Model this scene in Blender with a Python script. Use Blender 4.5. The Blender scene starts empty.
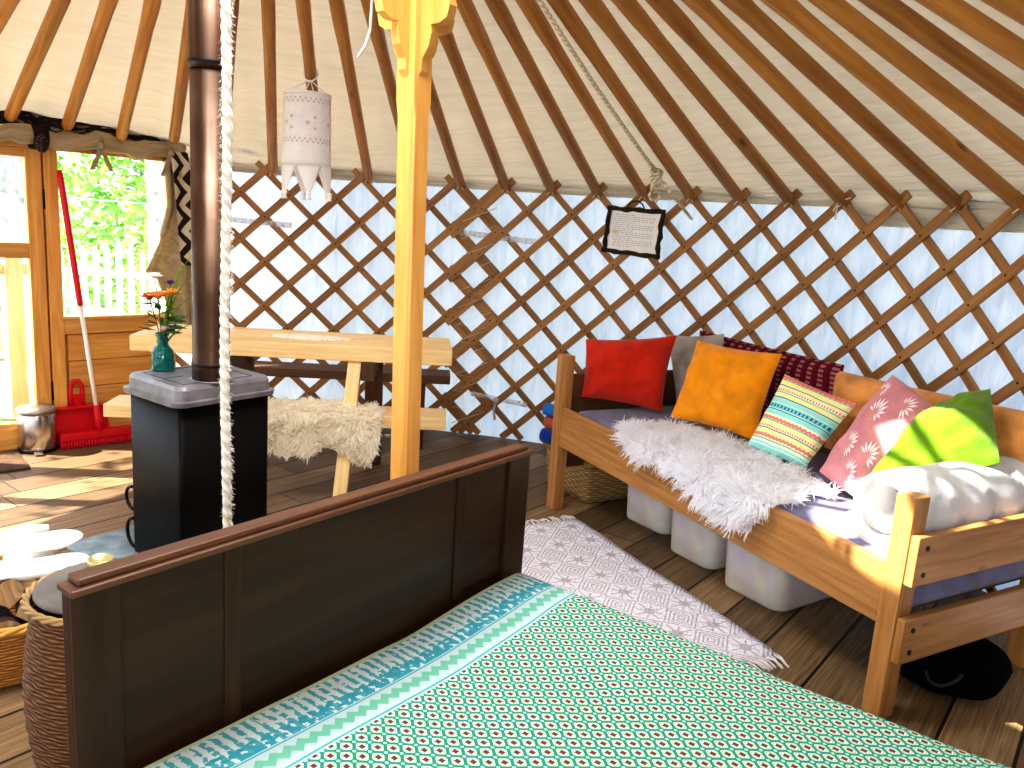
import bpy, math, random
from math import sin, cos, pi, radians, sqrt, atan2
from mathutils import Vector, Matrix, noise as mn
rnd = random.Random(7)
sc = bpy.context.scene
COL = sc.collection
V = Vector

# ------------------------------------------------------------------ mesh helper
class MB:
    def __init__(s): s.v = []; s.f = []; s.uv = []; s.mi = []; s.sm = []
    def face(s, idx, uvs=None, mi=0, sm=False):
        s.f.append(tuple(idx)); s.uv.append(uvs or [(0, 0)] * len(idx)); s.mi.append(mi); s.sm.append(sm)
    def quadpts(s, pts, uvs=None, mi=0, sm=False):
        b = len(s.v); s.v += [tuple(p) for p in pts]; s.face(range(b, b + len(pts)), uvs, mi, sm)
    def hexa(s, c, mi=0, n=None):
        """8 corners: bottom 0-3, top 4-7 (same order); length runs along 0->1"""
        b = len(s.v); c = [V(p) for p in c]; s.v += [tuple(p) for p in c]
        for q in ((0, 3, 2, 1), (4, 5, 6, 7), (0, 1, 5, 4), (2, 3, 7, 6), (1, 2, 6, 5), (3, 0, 4, 7)):
            p = [c[i] for i in q]
            e1, e2 = (p[1] - p[0]).length, (p[2] - p[1]).length
            o = rnd.random() * 3
            if e1 >= e2: uv = [(o, o), (o + e1, o), (o + e1, o + e2), (o, o + e2)]
            else: uv = [(o, o), (o, o + e1), (o + e2, o + e1), (o + e2, o)]
            s.face([b + i for i in q], uv, mi)
    def box(s, x0, x1, y0, y1, z0, z1, mi=0, M=None):
        c = [V(p) for p in ((x0, y0, z0), (x1, y0, z0), (x1, y1, z0), (x0, y1, z0), (x0, y0, z1), (x1, y0, z1), (x1, y1, z1), (x0, y1, z1))]
        if M: c = [M(p) if callable(M) else M @ p for p in c]
        s.hexa(c, mi)
    def beam(s, p0, p1, w, h, up=(0, 0, 1), mi=0):
        p0, p1 = V(p0), V(p1); d = (p1 - p0).normalized(); up = V(up)
        r = d.cross(up).normalized() * (w / 2); u = r.cross(d).normalized() * (h / 2)
        s.hexa([p0 - r - u, p1 - r - u, p1 + r - u, p0 + r - u, p0 - r + u, p1 - r + u, p1 + r + u, p0 + r + u], mi)
    def tube(s, pts, rad, n=10, cap=True, mi=0, up=None, sm=True, sq=None, uo=None):
        pts = [V(p) for p in pts]; b = len(s.v); L = 0; uo = rnd.random() * 5 if uo is None else uo
        if not hasattr(rad, '__len__'): rad = [rad] * len(pts)
        pr = None; us = []
        for i, p in enumerate(pts):
            if i: L += (p - pts[i - 1]).length
            us.append(L)
            d = (pts[min(i + 1, len(pts) - 1)] - pts[max(i - 1, 0)]).normalized()
            if pr is None:
                a = V(up) if up else (V((0, 0, 1)) if abs(d.z) < .9 else V((1, 0, 0)))
                r = d.cross(a).normalized()
            else:
                r = (pr - d * pr.dot(d)).normalized()
            pr = r; q = d.cross(r)
            for k in range(n):
                t = 2 * pi * (k + .5) / n; c_, s_ = cos(t), sin(t)
                m = 1
                if sq: 
                    e = sq[i] if hasattr(sq, '__len__') else sq
                    m = 1 / (abs(c_) ** e + abs(s_) ** e) ** (1 / e)
                s.v.append(tuple(p + (r * c_ + q * s_) * rad[i] * m))
        R0 = max(rad)
        for i in range(len(pts) - 1):
            for k in range(n):
                k2 = (k + 1) % n
                vv0, vv1 = k / n * 2 * pi * R0, (k + 1) / n * 2 * pi * R0
                s.face((b + i * n + k, b + i * n + k2, b + (i + 1) * n + k2, b + (i + 1) * n + k),
                       [(uo + us[i], vv0), (uo + us[i], vv1), (uo + us[i + 1], vv1), (uo + us[i + 1], vv0)], mi, sm)
        if cap:
            s.face([b + k for k in range(n)][::-1], [(uo + .02 * cos(k), .02 * sin(k)) for k in range(n)], mi)
            e = b + (len(pts) - 1) * n
            s.face([e + k for k in range(n)], [(uo + .02 * cos(k), .02 * sin(k)) for k in range(n)], mi)
    def lathe(s, prof, n=24, c=(0, 0, 0), mi=0, sm=True, M=None):
        b = len(s.v); c = V(c); L = 0
        for i, (r, z) in enumerate(prof):
            for k in range(n):
                t = 2 * pi * k / n; p = V((r * cos(t), r * sin(t), z))
                if M: p = M @ p
                s.v.append(tuple(c + p))
        for i in range(len(prof) - 1):
            L2 = L + sqrt((prof[i + 1][0] - prof[i][0]) ** 2 + (prof[i + 1][1] - prof[i][1]) ** 2)
            for k in range(n):
                k2 = (k + 1) % n; R = max(prof[i][0], prof[i + 1][0])
                a0, a1 = 2 * pi * k / n * R, 2 * pi * (k + 1) / n * R
                s.face((b + i * n + k, b + i * n + k2, b + (i + 1) * n + k2, b + (i + 1) * n + k), [(a0, L), (a1, L), (a1, L2), (a0, L2)], mi, sm)
            L = L2
        if prof[0][0] > 1e-4: s.face([b + k for k in range(n)][::-1], None, mi)
        if prof[-1][0] > 1e-4:
            e = b + (len(prof) - 1) * n; s.face([e + k for k in range(n)], None, mi)
    def grid(s, fn, nu, nv, uvf=None, mi=0, sm=True, close=False, flip=False):
        b = len(s.v)
        for j in range(nv + 1):
            for i in range(nu + 1): s.v.append(tuple(fn(i / nu, j / nv)))
        for j in range(nv):
            for i in range(nu):
                q = [(i, j), (i + 1, j), (i + 1, j + 1), (i, j + 1)]
                if flip: q = q[::-1]
                s.face([b + y * (nu + 1) + x for x, y in q], [(uvf(x / nu, y / nv) if uvf else (x / nu, y / nv)) for x, y in q], mi, sm)
    def sphere(s, c, r, nu=12, nv=8, mi=0, M=None):
        rr = r if hasattr(r, '__len__') else (r, r, r); c = V(c)
        def f(a, b):
            t, p = 2 * pi * a, pi * (b - .5); q = V((rr[0] * cos(p) * cos(t), rr[1] * cos(p) * sin(t), rr[2] * sin(p)))
            return c + (M @ q if M else q)
        s.grid(f, nu, nv, mi=mi)
    def build(s, name, mats, parent=None, bevel=0, loc=None, solid=0, sub=0, seg=2):
        me = bpy.data.meshes.new(name)
        o = V(loc) if loc is not None else V((0, 0, 0))
        me.from_pydata([tuple(V(p) - o) for p in s.v], [], s.f)
        uvl = me.uv_layers.new(name='UVMap').data
        flat = [c for f in s.uv for uv in f for c in uv]
        uvl.foreach_set('uv', flat)
        mats = mats if isinstance(mats, (list, tuple)) else [mats]
        for m in mats: me.materials.append(m)
        me.polygons.foreach_set('material_index', s.mi)
        me.polygons.foreach_set('use_smooth', s.sm)
        me.update()
        ob = bpy.data.objects.new(name, me); COL.objects.link(ob)
        ob.location = o
        if parent is not None:
            ob.parent = parent; ob.location = o - parent.location if parent.parent is None else o - parent.matrix_world.translation
            if parent.type == 'EMPTY' or True:
                w = V((0, 0, 0)); p = parent
                while p is not None: w += p.location; p = p.parent
                ob.location = o - w
        if solid:
            m = ob.modifiers.new('solid', 'SOLIDIFY'); m.thickness = solid; m.offset = 0
        if bevel:
            m = ob.modifiers.new('bevel', 'BEVEL'); m.width = bevel; m.segments = seg; m.limit_method = 'ANGLE'; m.angle_limit = radians(40)
        if sub:
            m = ob.modifiers.new('sub', 'SUBSURF'); m.levels = sub; m.render_levels = sub
        return ob

def tag(o, label, cat, group=None):
    o['label'] = label; o['category'] = cat
    if group: o['group'] = group
    return o
def thing(name, label, cat, loc=(0, 0, 0), group=None):
    o = bpy.data.objects.new(name, None); COL.objects.link(o); o.location = loc; o.empty_display_size = .05
    return tag(o, label, cat, group)
def struct(o): o['kind'] = 'structure'; return o

# ------------------------------------------------------------------ materials
class X:
    def __init__(s, nt, k): s.nt = nt; s.k = k
    def op(s, o, b=0., c=None):
        n = s.nt.nodes.new('ShaderNodeMath'); n.operation = o
        for i, q in enumerate((s, b, c)):
            if q is None: continue
            if isinstance(q, X): s.nt.links.new(q.k, n.inputs[i])
            else: n.inputs[i].default_value = q
        return X(s.nt, n.outputs[0])
    def __add__(s, o): return s.op('ADD', o)
    def __radd__(s, o): return s.op('ADD', o)
    def __sub__(s, o): return s.op('SUBTRACT', o)
    def __rsub__(s, o): return s.op('MULTIPLY', -1.) + o
    def __mul__(s, o): return s.op('MULTIPLY', o)
    def __rmul__(s, o): return s.op('MULTIPLY', o)
    def __truediv__(s, o): return s.op('DIVIDE', o)
    def lt(s, o): return s.op('LESS_THAN', o)
    def gt(s, o): return s.op('GREATER_THAN', o)
    def abs(s): return s.op('ABSOLUTE')
    def fr(s): return s.op('FRACT')
    def fl(s): return s.op('FLOOR')
    def sin(s): return s.op('SINE')
    def min(s, o): return s.op('MINIMUM', o)
    def max(s, o): return s.op('MAXIMUM', o)
    def clamp(s):
        r = s.op('ADD', 0.); r.k.node.use_clamp = True; return r
    def band(s, a, b): return s.gt(a) * s.lt(b)

def lin(c):
    f = lambda x: x / 12.92 if x <= .04045 else ((x + .055) / 1.055) ** 2.4
    return tuple(f(x / 255.) for x in c) + (1.,)
class Mat:
    def __init__(s, name, rough=.6, metal=0, spec=.3):
        s.m = bpy.data.materials.new(name); s.m.use_nodes = True; s.nt = s.m.node_tree
        s.b = s.nt.nodes['Principled BSDF']; s.out = s.nt.nodes['Material Output']
        s.b.inputs['Roughness'].default_value = rough; s.b.inputs['Metallic'].default_value = metal
        s.b.inputs['Specular IOR Level'].default_value = spec
    def n(s, t): return s.nt.nodes.new('ShaderNode' + t)
    def lk(s, a, b): s.nt.links.new(a.k if isinstance(a, X) else a, b)
    def uv(s, rand=False):
        t = s.n('TexCoord').outputs['UV']
        if rand:
            oi = s.n('ObjectInfo'); a = s.n('VectorMath'); a.operation = 'MULTIPLY_ADD'
            cb = s.n('CombineXYZ'); 
            for i in range(3): s.lk(oi.outputs['Random'], cb.inputs[i])
            s.lk(cb.outputs[0], a.inputs[0]); a.inputs[1].default_value = (37, 53, 11); s.lk(t, a.inputs[2]); t = a.outputs[0]
        return t
    def obj(s): return s.n('TexCoord').outputs['Object']
    def geo(s): return s.n('NewGeometry').outputs['Position']
    def xyz(s, vec):
        n = s.n('SeparateXYZ'); s.lk(vec, n.inputs[0]); return [X(s.nt, n.outputs[i]) for i in range(3)]
    def noise(s, vec, scale, detail=3, mul=None, dist=0, col=False):
        if mul:
            a = s.n('VectorMath'); a.operation = 'MULTIPLY'; s.lk(vec, a.inputs[0]); a.inputs[1].default_value = mul; vec = a.outputs[0]
        n = s.n('TexNoise'); s.lk(vec, n.inputs['Vector']); n.inputs['Scale'].default_value = scale; n.inputs['Detail'].default_value = detail; n.inputs['Distortion'].default_value = dist
        return X(s.nt, n.outputs['Color' if col else 'Fac'])
    def voro(s, vec, scale, mul=None, feat='F1'):
        if mul:
            a = s.n('VectorMath'); a.operation = 'MULTIPLY'; s.lk(vec, a.inputs[0]); a.inputs[1].default_value = mul; vec = a.outputs[0]
        n = s.n('TexVoronoi'); n.feature = feat; s.lk(vec, n.inputs['Vector']); n.inputs['Scale'].default_value = scale
        return X(s.nt, n.outputs['Distance'])
    def ramp(s, f, stops):
        n = s.n('ValToRGB'); e = n.color_ramp.elements
        while len(e) < len(stops): e.new(.5)
        for i, (p, c) in enumerate(stops): e[i].position = p; e[i].color = lin(c)
        s.lk(f, n.inputs[0]); return n.outputs[0]
    def mix(s, f, a, b):
        n = s.n('Mix'); n.data_type = 'RGBA'
        for q, i in ((f, 0), (a, 6), (b, 7)):
            if isinstance(q, X): s.lk(q, n.inputs[i])
            elif isinstance(q, tuple): n.inputs[i].default_value = lin(q)
            elif isinstance(q, float): n.inputs[i].default_value = q
            else: s.lk(q, n.inputs[i])
        return n.outputs[2]
    def color(s, c):
        if isinstance(c, tuple): s.b.inputs['Base Color'].default_value = lin(c)
        else: s.lk(c, s.b.inputs['Base Color'])
        return s
    def bump(s, h, strength=.3, dist=.005):
        n = s.n('Bump'); n.inputs['Strength'].default_value = strength; n.inputs['Distance'].default_value = dist
        s.lk(h, n.inputs['Height']); s.lk(n.outputs[0], s.b.inputs['Normal']); s.bn = n.outputs[0]; return s
    def translucent(s, col, f):
        t = s.n('BsdfTranslucent'); 
        if isinstance(col, tuple): t.inputs[0].default_value = lin(col)
        else: s.lk(col, t.inputs[0])
        mx = s.n('MixShader'); mx.inputs[0].default_value = f
        s.lk(s.b.outputs[0], mx.inputs[1]); s.lk(t.outputs[0], mx.inputs[2]); s.lk(mx.outputs[0], s.out.inputs[0]); return s

def wood(name, dark, light, rough=.45, knots=True, gscale=1., spec=.35, knot=(70, 35, 12), var=.35):
    M = Mat(name, rough, spec=spec); uv = M.uv(True)
    g = M.noise(uv, 3 * gscale, 5, (1.0, 16, 1), .6); g2 = M.noise(uv, 1.2, 2, (1, 5, 1))
    f = (g * (1 - var) + g2 * var)
    c = M.ramp(f, [(.3, dark), (.68, light)])
    if knots:
        v = M.voro(uv, 2.4, (1.0, 3.2, 1)); k = v.op('SMOOTH_MIN', 1., .0)
        n = M.n('MapRange'); n.inputs[1].default_value = .035; n.inputs[2].default_value = .11; n.inputs[3].default_value = 1; n.inputs[4].default_value = 0
        M.lk(v, n.inputs[0]); c = M.mix(X(M.nt, n.outputs[0]) * .8, c, knot)
    oi = M.n('ObjectInfo'); h = M.n('HueSaturation'); mr = X(M.nt, oi.outputs['Random']) * .3 + .85
    M.lk(mr, h.inputs['Value']); M.lk(c, h.inputs['Color']); M.color(h.outputs[0])
    M.bump(g, .15, .002); return M.m
def plain(name, c, rough=.6, metal=0, spec=.3, var=0, bump=0, bscale=60):
    M = Mat(name, rough, metal, spec)
    if var:
        n = M.noise(M.obj(), 9, 3); d = tuple(max(0, x * (1 - var)) for x in c); M.color(M.ramp(n, [(.3, d), (.7, c)]))
    else: M.color(c)
    if bump: M.bump(M.noise(M.obj(), bscale, 2), bump, .004)
    return M.m
def cloth(name, c, rough=.9, weave=700, wr=.35, wscale=7, trans=0, dark=.75):
    M = Mat(name, rough, spec=.15); o = M.obj()
    n = M.noise(o, 12, 4); d = tuple(x * dark for x in c); M.color(M.ramp(n, [(.25, d), (.6, c)]))
    w = M.noise(o, wscale, 2, dist=.8) * wr + M.noise(o, weave, 1) * .06
    M.bump(w, .8, .02); M.b.inputs['Sheen Weight'].default_value = .2
    if trans: M.translucent(c, trans)
    return M.m

PINE = wood('honey_pine', (150, 88, 30), (205, 138, 62))
POLE = wood('amber_pine', (134, 84, 32), (184, 126, 56), .4)
LATH = wood('brown_lath', (128, 88, 48), (176, 130, 82), .6, knots=False)
YELLOW = wood('yellow_pine', (214, 170, 104), (244, 214, 158), .5)
POSTW = wood('orange_pine', (208, 142, 62), (236, 180, 98), .4, knots=False)
DOORW = wood('door_pine', (178, 118, 50), (222, 166, 92), .45)
BENCHW = wood('bench_pine', (146, 96, 48), (196, 144, 86), .4)
DARKW = wood('dark_oak', (30, 18, 10), (58, 36, 20), .35, knots=False, gscale=.7, spec=.25)
CAPW = wood('red_oak_edge', (66, 40, 25), (104, 66, 42), .45, knots=False)
DULLW = wood('dull_brown_wood', (70, 45, 25), (105, 70, 42), .6)
BLACK = plain('black_enamel', (9, 8, 7), .5, spec=.15)
IRON = plain('dark_iron', (30, 28, 27), .4, .6)
CHROME = plain('steel', (205, 200, 196), .22, 1.)
RED = plain('red_plastic', (200, 14, 30), .35)
REDD = plain('red_bristle', (205, 20, 40), .6)
GLASSM = None
ROPE = Mat('cotton_rope', .95, spec=.1)
_o = ROPE.uv(); _x = ROPE.xyz(_o)
_t = ((_x[0] * 150 + _x[1] * 130).sin() * .5 + .5); ROPE.color(ROPE.mix(_t, (226, 218, 202), (255, 252, 246))); ROPE.bump(_t, .8, .006); ROPE = ROPE.m
JUTE = Mat('tan_rope', .95, spec=.1)
_x = JUTE.xyz(JUTE.uv()); _t = ((_x[0] * 190 + _x[1] * 150).sin() * .5 + .5); JUTE.color(JUTE.mix(_t, (200, 182, 146), (246, 234, 208))); JUTE.bump(_t, .8, .005); JUTE = JUTE.m
STRING = plain('cream_string', (232, 222, 200), .9)
WHITEP = plain('white_plain', (240, 238, 235), .8)

# ------------------------------------------------------------------ yurt frame
CX, CY, R, H, T0, DT, HA, DZ = -.7237, 2.2187, 2.8109, 1.5419, .363, .0989, 2.8195, .1328
SLOPE = (HA - H) / R
def wp(k, z, r=R):
    t = T0 + k * DT; return V((CX + r * cos(t), CY + r * sin(t), z))
DM = 2.385; DR = 2.645                        # the flat door wall: chord direction and distance
DN = V((-cos(DM), -sin(DM), 0)); DD = V((-sin(DM), cos(DM), 0))
D0 = V((-2.02, 4.69, 0))
DDv = V((-.686, -.728, 0)); DNv = V((.728, -.686, 0))
def dp(s, z, off=0): return D0 + DDv * s + DNv * off + V((0, 0, z))

# floor -------------------------------------------------
FA = radians(52.5)
M = Mat('floor_boards', .55, spec=.3); x, y, z = M.xyz(M.geo())
al = x * cos(FA) + y * sin(FA); ac = (x * sin(FA) - y * cos(FA)) / .19 + .37
idx = ac.fl(); fr = ac.fr()
wn = M.n('TexWhiteNoise'); wn.noise_dimensions = '1D'; M.lk(idx, wn.inputs['W']); rv = X(M.nt, wn.outputs[0])
al2 = al / 1.9 + rv * 7.3; bi = al2.fl(); bf = al2.fr()
wn2 = M.n('TexWhiteNoise'); wn2.noise_dimensions = '2D'; cb = M.n('CombineXYZ'); M.lk(idx, cb.inputs[0]); M.lk(bi, cb.inputs[1]); M.lk(cb.outputs[0], wn2.inputs['Vector']); rb = X(M.nt, wn2.outputs[0])
cb2 = M.n('CombineXYZ'); M.lk(al * 2.0 + rb * 30, cb2.inputs[0]); M.lk(ac * 4.2, cb2.inputs[1]); M.lk(rb * 9, cb2.inputs[2])
g = M.noise(cb2.outputs[0], 2.2, 6, (.7, 2.4, 1), 1.2)
c = M.ramp(g * .75 + rb * .25, [(.25, (66, 50, 34)), (.5, (112, 88, 60)), (.75, (160, 130, 92))])
seam = fr.lt(.026).max(fr.gt(.974)).max(bf.lt(.003))
M.color(M.mix(seam, c, (22, 15, 10))); M.bump(g * .3 - seam, .4, .004)
fb = MB(); n = 96
fb.v = [(CX + (R + .05) * cos(2 * pi * i / n), CY + (R + .05) * sin(2 * pi * i / n), 0) for i in range(n)] + [(CX + (R + .05) * cos(2 * pi * i / n), CY + (R + .05) * sin(2 * pi * i / n), -.1) for i in range(n)]
fb.face(range(n)); fb.face(list(range(n, 2 * n))[::-1])
for i in range(n): fb.face((i, n + i, n + (i + 1) % n, (i + 1) % n))
struct(fb.build('floor', M.m))

# lining of the round wall ---------------------------------
M = Mat('white_lining', .9, spec=.1); uv = M.uv()
wr = M.noise(uv, 3.4, 3, (1.6, .5, 1), 1.5) * .55 + M.noise(uv, 14, 3, (1, .16, 1), 1.2) * .45
M.color(M.ramp(wr, [(.3, (176, 184, 204)), (.5, (226, 230, 242)), (.62, (240, 242, 250))])); M.bump(wr, 1., .05); M.translucent((222, 228, 250), .24)  # darker blue tones follow the wrinkles: fold shading painted into the colour
wb = MB(); K0, K1 = 16.95, 26. - 2 * pi / DT
def wf(a, b):
    k = K0 + (K1 - K0) * a; r = R + .055 + .006 * sin(k * 5.1) * (1 - b)
    return wp(k, -.02 + b * (H + .12), r)
wb.grid(wf, 220, 6, lambda a, b: (a * (K0 - K1) * DT * R, b * 1.6))
struct(wb.build('wall_round', M.m))

# roof canvas ---------------------------------------------
M = Mat('beige_canvas', .9, spec=.1); uv = M.uv(); ux = M.xyz(uv)
low = (1 - ux[1] * 1.6).clamp()
f1 = M.noise(uv, 3.2, 3, (.55, 6.0, 1), 1.2); f2 = M.noise(uv, 2.2, 2, (1, 1, 1))
M.color(M.ramp(f1 * .5 + f2 * .5, [(.3, (190, 181, 162)), (.65, (220, 212, 197))])); M.bump(f1 * (low * .9 + .12), .9, .05); M.translucent((220, 202, 168), .08)
rb_ = MB(); RC = .46
def roof(a, b):
    t = 2 * pi * a; k = (t - T0) / DT
    hem = .0
    kk = (t - T0) / DT
    if b < .06:          # the hanging hem at the wall
        q = b / .06; z = H - (.10 if kk < 3 or kk > 40 else .02) + q * (.07 + (.08 if kk < 3 or kk > 40 else 0)); r = R + .045 + .012 * sin(q * 9 + k) 
        if 17.2 < kk < 26: z = H + .03 + q * .03
        return V((CX + r * cos(t), CY + r * sin(t), z))
    q = (b - .06) / .94; r = R + .04 + (RC - R - .04) * q
    bul = .02 * sin(min(q * 9, pi)) * (abs(cos(pi * k)) * -1 + .4)
    return V((CX + r * cos(t), CY + r * sin(t), H + .055 + (R + .04 - r) * SLOPE + .0 + bul))
rb_.grid(roof, 380, 40, lambda a, b: (a * 17.6, b * 2.5))
struct(rb_.build('ceiling', M.m))

# crown ring ----------------------------------------------
CZ = H + (R - .55) * SLOPE
t = thing('crown_ring', 'round wooden crown ring at the top of the tent, above the frame', 'roof ring', (CX, CY, CZ))
b = MB(); b.tube([(CX + .55 * cos(2 * pi * i / 40), CY + .55 * sin(2 * pi * i / 40), CZ + .02) for i in range(41)], .05, 8, False); b.build('ring', PINE, t)
for i in range(4):
    a = i * pi / 4 + .2; b = MB()
    b.tube([(CX + .55 * cos(a) * q, CY + .55 * sin(a) * q, CZ + .03 + .16 * (1 - q * q)) for q in (-1, -.6, -.2, .2, .6, 1)], .02, 8); b.build('crossbar', PINE, t)

# roof poles ----------------------------------------------
ORD = ['first', 'second', 'third', 'fourth', 'fifth', 'sixth', 'seventh', 'eighth', 'ninth', 'tenth', 'eleventh', 'twelfth', 'thirteenth', 'fourteenth', 'fifteenth', 'sixteenth', 'seventeenth']
def pole_label(k):
    if k == 14: return 'roof pole from which the white lace lantern hangs'
    if k == 12: return 'roof pole passing just behind the carved centre post'
    if k == 13: return 'roof pole between the white lantern and the carved centre post'
    if k == 15: return 'roof pole just left of the white lace lantern'
    if k == 16: return 'roof pole beside the thick hanging rope, right of the stove pipe'
    if k == 17: return 'roof pole nearest the stove pipe on its left'
    if 18 <= k <= 22: return ORD[k - 17] + ' roof pole left of the stove pipe, over the door wall'
    if k == 6: return 'roof pole with the tan knotted rope running along it'
    if -5 <= k <= 11: return ORD[11 - k] + ' roof pole to the right of the carved centre post'
    return 'pine roof pole beyond the edge of the picture'
def pole_pt(k, t, dz=0): 
    w = wp(k, H); a = V((CX, CY, HA)); p = w + (a - w) * t; p.z += dz; return p
for k in range(-12, 27):
    t0 = -.012
    if 17 <= k: 
        th = T0 + k * DT; rho = (DR - .05) / cos(th - DM); t0 = max(1 - rho / R, -.012)
        t0 += .028
        if k == 17: t0 = .088
    t1 = 1 - .55 / R
    b = MB(); ts = [t0, t0 + .01, .2, .4 + .02 * (k % 3), .44 + .02 * (k % 3), .7, t1]
    # square and thicker towards the crown, rounded with shoulders lower down
    b.tube([pole_pt(k, q) for q in ts], [.023, .0275, .0275, .0275, .0285, .0285, .0285], 16, sq=[2.2, 2.4, 2.6, 2.8, 6, 7, 7], up=(0, 0, 1))
    o = b.build('roof_pole', POLE if k < 17 else PINE, loc=pole_pt(k, t0))
    tag(o, pole_label(k), 'roof pole', 'roof poles')

# lattice wall panels --------------------------------------
def lath(pts, out, w, th, bolts=()):
    b = MB(); base = 0
    for i, (k, z) in enumerate(pts):
        pass
    P = [wp(k, z, R + out) for k, z in pts]; n = len(P); L = 0; st = rnd.random() * 9
    us = []
    for i in range(n):
        if i: L += (P[i] - P[i - 1]).length
        us.append(L + st)
        d = (P[min(i + 1, n - 1)] - P[max(i - 1, 0)]).normalized()
        c = V((CX, CY, P[i].z)); nr = (c - P[i]).normalized(); s_ = d.cross(nr).normalized()
        for a, e in ((-1, -1), (1, -1), (1, 1), (-1, 1)): b.v.append(tuple(P[i] + s_ * (a * w / 2) + nr * (e * th / 2)))
    for i in range(n - 1):
        for q in range(4):
            q2 = (q + 1) % 4; o = q * .05
            b.face((4 * i + q, 4 * i + q2, 4 * i + 4 + q2, 4 * i + 4 + q), [(us[i], o), (us[i], o + w), (us[i + 1], o + w), (us[i + 1], o)])
    b.face((3, 2, 1, 0)); b.face(tuple(4 * (n - 1) + q for q in range(4)))
    for k, z in bolts:
        p = wp(k, z, R + out - th / 2); c = V((CX, CY, z)); nr = (c - p).normalized()
        b.tube([p - nr * .002, p + nr * .003], .0045, 8, mi=1)
    return b
SL = .5 / DZ
def lattice(label, klo, khi, ph, loc):
    t = thing('lattice_wall_panel', label, 'lattice panel', loc, 'lattice wall panels')
    zt, zb = H + .045, .02
    for fam in (1, -1):
        for kt in range(-26, 40):
            pts = []
            k0 = kt + ph
            kf = lambda z: k0 + fam * (H - z) * SL
            zs = [zb + (zt - zb) * i / 16 for i in range(17)]
            # clip to the panel edges
            zc = [(H - (e - k0) / (fam * SL)) for e in (klo, khi)]
            lo, hi = max(zb, min(zc)), min(zt, max(zc))
            if hi - lo < .09: continue
            m = max(2, int((hi - lo) / .1)); zs = [lo + (hi - lo) * i / m for i in range(m + 1)]
            pts = [(kf(z), z) for z in zs]
            bolts = []
            if fam == 1: bolts = [(k0 + j / 2, H - j * DZ) for j in range(1, 12) if lo + .02 < H - j * DZ < hi - .02]
            lath(pts, -.014 if fam == 1 else .004, .042 if fam == 1 else .036, .016, bolts).build('lath', [LATH, IRON], t, loc=wp(*pts[0]))
    return t
lattice('long lattice wall of crossed brown laths behind the cushioned day bed', -12.2, 11.15, 0, wp(5, 0))
lattice('shorter lattice wall of crossed brown laths behind the picnic table', 10.05, 17.05, .16, wp(13, 0))
# lashing cord where the two panels meet
b = MB(); pts = []
for i in range(26):
    z = 1.38 - i * .052; pts.append(wp(10.15 + (.75 if i % 2 else .0), z + (.0 if i % 2 else .04), R - .028))
b.tube(pts, .003, 6); tag(b.build('lashing_cord', STRING, loc=pts[-1]), 'thin white cord zigzagging down where the two lattice walls overlap', 'cord')
_S = Mat('white_webbing', .8); _S.color((250, 250, 252)); _S.translucent((252, 252, 255), .6); STRAPM = _S.m
def strap(a, c, w, lab, loose=None):
    b = MB(); n = 14; P = []
    for i in range(n + 1):
        q = i / n; k = a[0] + (c[0] - a[0]) * q; z = a[1] + (c[1] - a[1]) * q; P.append((k, z))
    for i in range(n):
        (k, z), (k2, z2) = P[i], P[i + 1]; r = R - .005
        b.quadpts([wp(k, z - w / 2, r), wp(k2, z2 - w / 2, r), wp(k2, z2 + w / 2, r), wp(k, z + w / 2, r)], sm=True)
    tag(b.build('webbing_strap', STRAPM, solid=.001, loc=wp(a[0], a[1], R - .005)), lab, 'strap', 'white webbing straps')
strap((11.0, 1.262), (9.2, 1.235), .032, 'white webbing strap behind the lattice left of the framed notice')
strap((10.5, .275), (9.2, .243), .03, 'white webbing strap low behind the lattice right of the picnic table')
strap((16.9, 1.26), (14.6, 1.235), .03, 'white webbing strap behind the lattice under the white lantern')
# knotted tail of the low strap
b = MB(); p = wp(9.9, .25, R - .02); b.tube([p + V((.02, 0, .02)), p, p + V((-.012, 0, -.06)), p + V((.0, -.01, -.12))], .007, 6)
b.sphere(p, (.02, .02, .02)); tag(b.build('strap_knot', plain('grey_tape', (190, 188, 190), .9), loc=p), 'grey knotted tape tail tied to the lattice near the day bed', 'tie')
# pole ties
for k in list(range(-2, 12)) + [13, 15]:
    p = wp(k, H, R - .02); b = MB()
    b.tube([p + V((-.02, 0, .03)), p + V((0, -.02, -.0)), p + V((.02, 0, -.03))], .003, 5)
    b.tube([p + V((.02, 0, .03)), p + V((0, -.025, -.0)), p + V((-.02, 0, -.03))], .003, 5)
    tag(b.build('pole_tie', STRING, loc=p), 'cream string at the foot of the ' + ({13: 'roof pole left of the centre post', 15: 'roof pole left of the lantern', 6: 'roof pole with the tan knotted rope'}[k] if k in (13, 15, 6) else ORD[11 - k] + ' pole right of the centre post'), 'string', 'strings at the pole feet')

# ------------------------------------------------------------------ door wall
w = bpy.data.objects.new('wall_front', None); COL.objects.link(w); w.location = dp(.3, 0); struct(w)
def dbox(name, s0, s1, z0, z1, o0, o1, mat, parent, bevel=.004):
    b = MB(); b.hexa([dp(s0, z0, o0), dp(s1, z0, o0), dp(s1, z0, o1), dp(s0, z0, o1), dp(s0, z1, o0), dp(s1, z1, o0), dp(s1, z1, o1), dp(s0, z1, o1)])
    return b.build(name, mat, parent, bevel, loc=dp(s0, z0))
for i in range(4): dbox('board', -.02, .545, .01 + i * .147, .01 + (i + 1) * .147 - .003, -.02, .0, DOORW, w)
for i in range(4): dbox('board', 1.385, 1.95, .01 + i * .147, .01 + (i + 1) * .147 - .003, -.02, .0, DOORW, w)
dbox('backing_board', -.05, .6, .0, .6, -.04, -.02, DOORW, w); dbox('backing_board', 1.36, 1.95, .0, .6, -.04, -.02, DOORW, w)
dbox('door_stop', .6, .68, .0, 1.55, -.06, -.032, DULLW, w)
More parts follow.
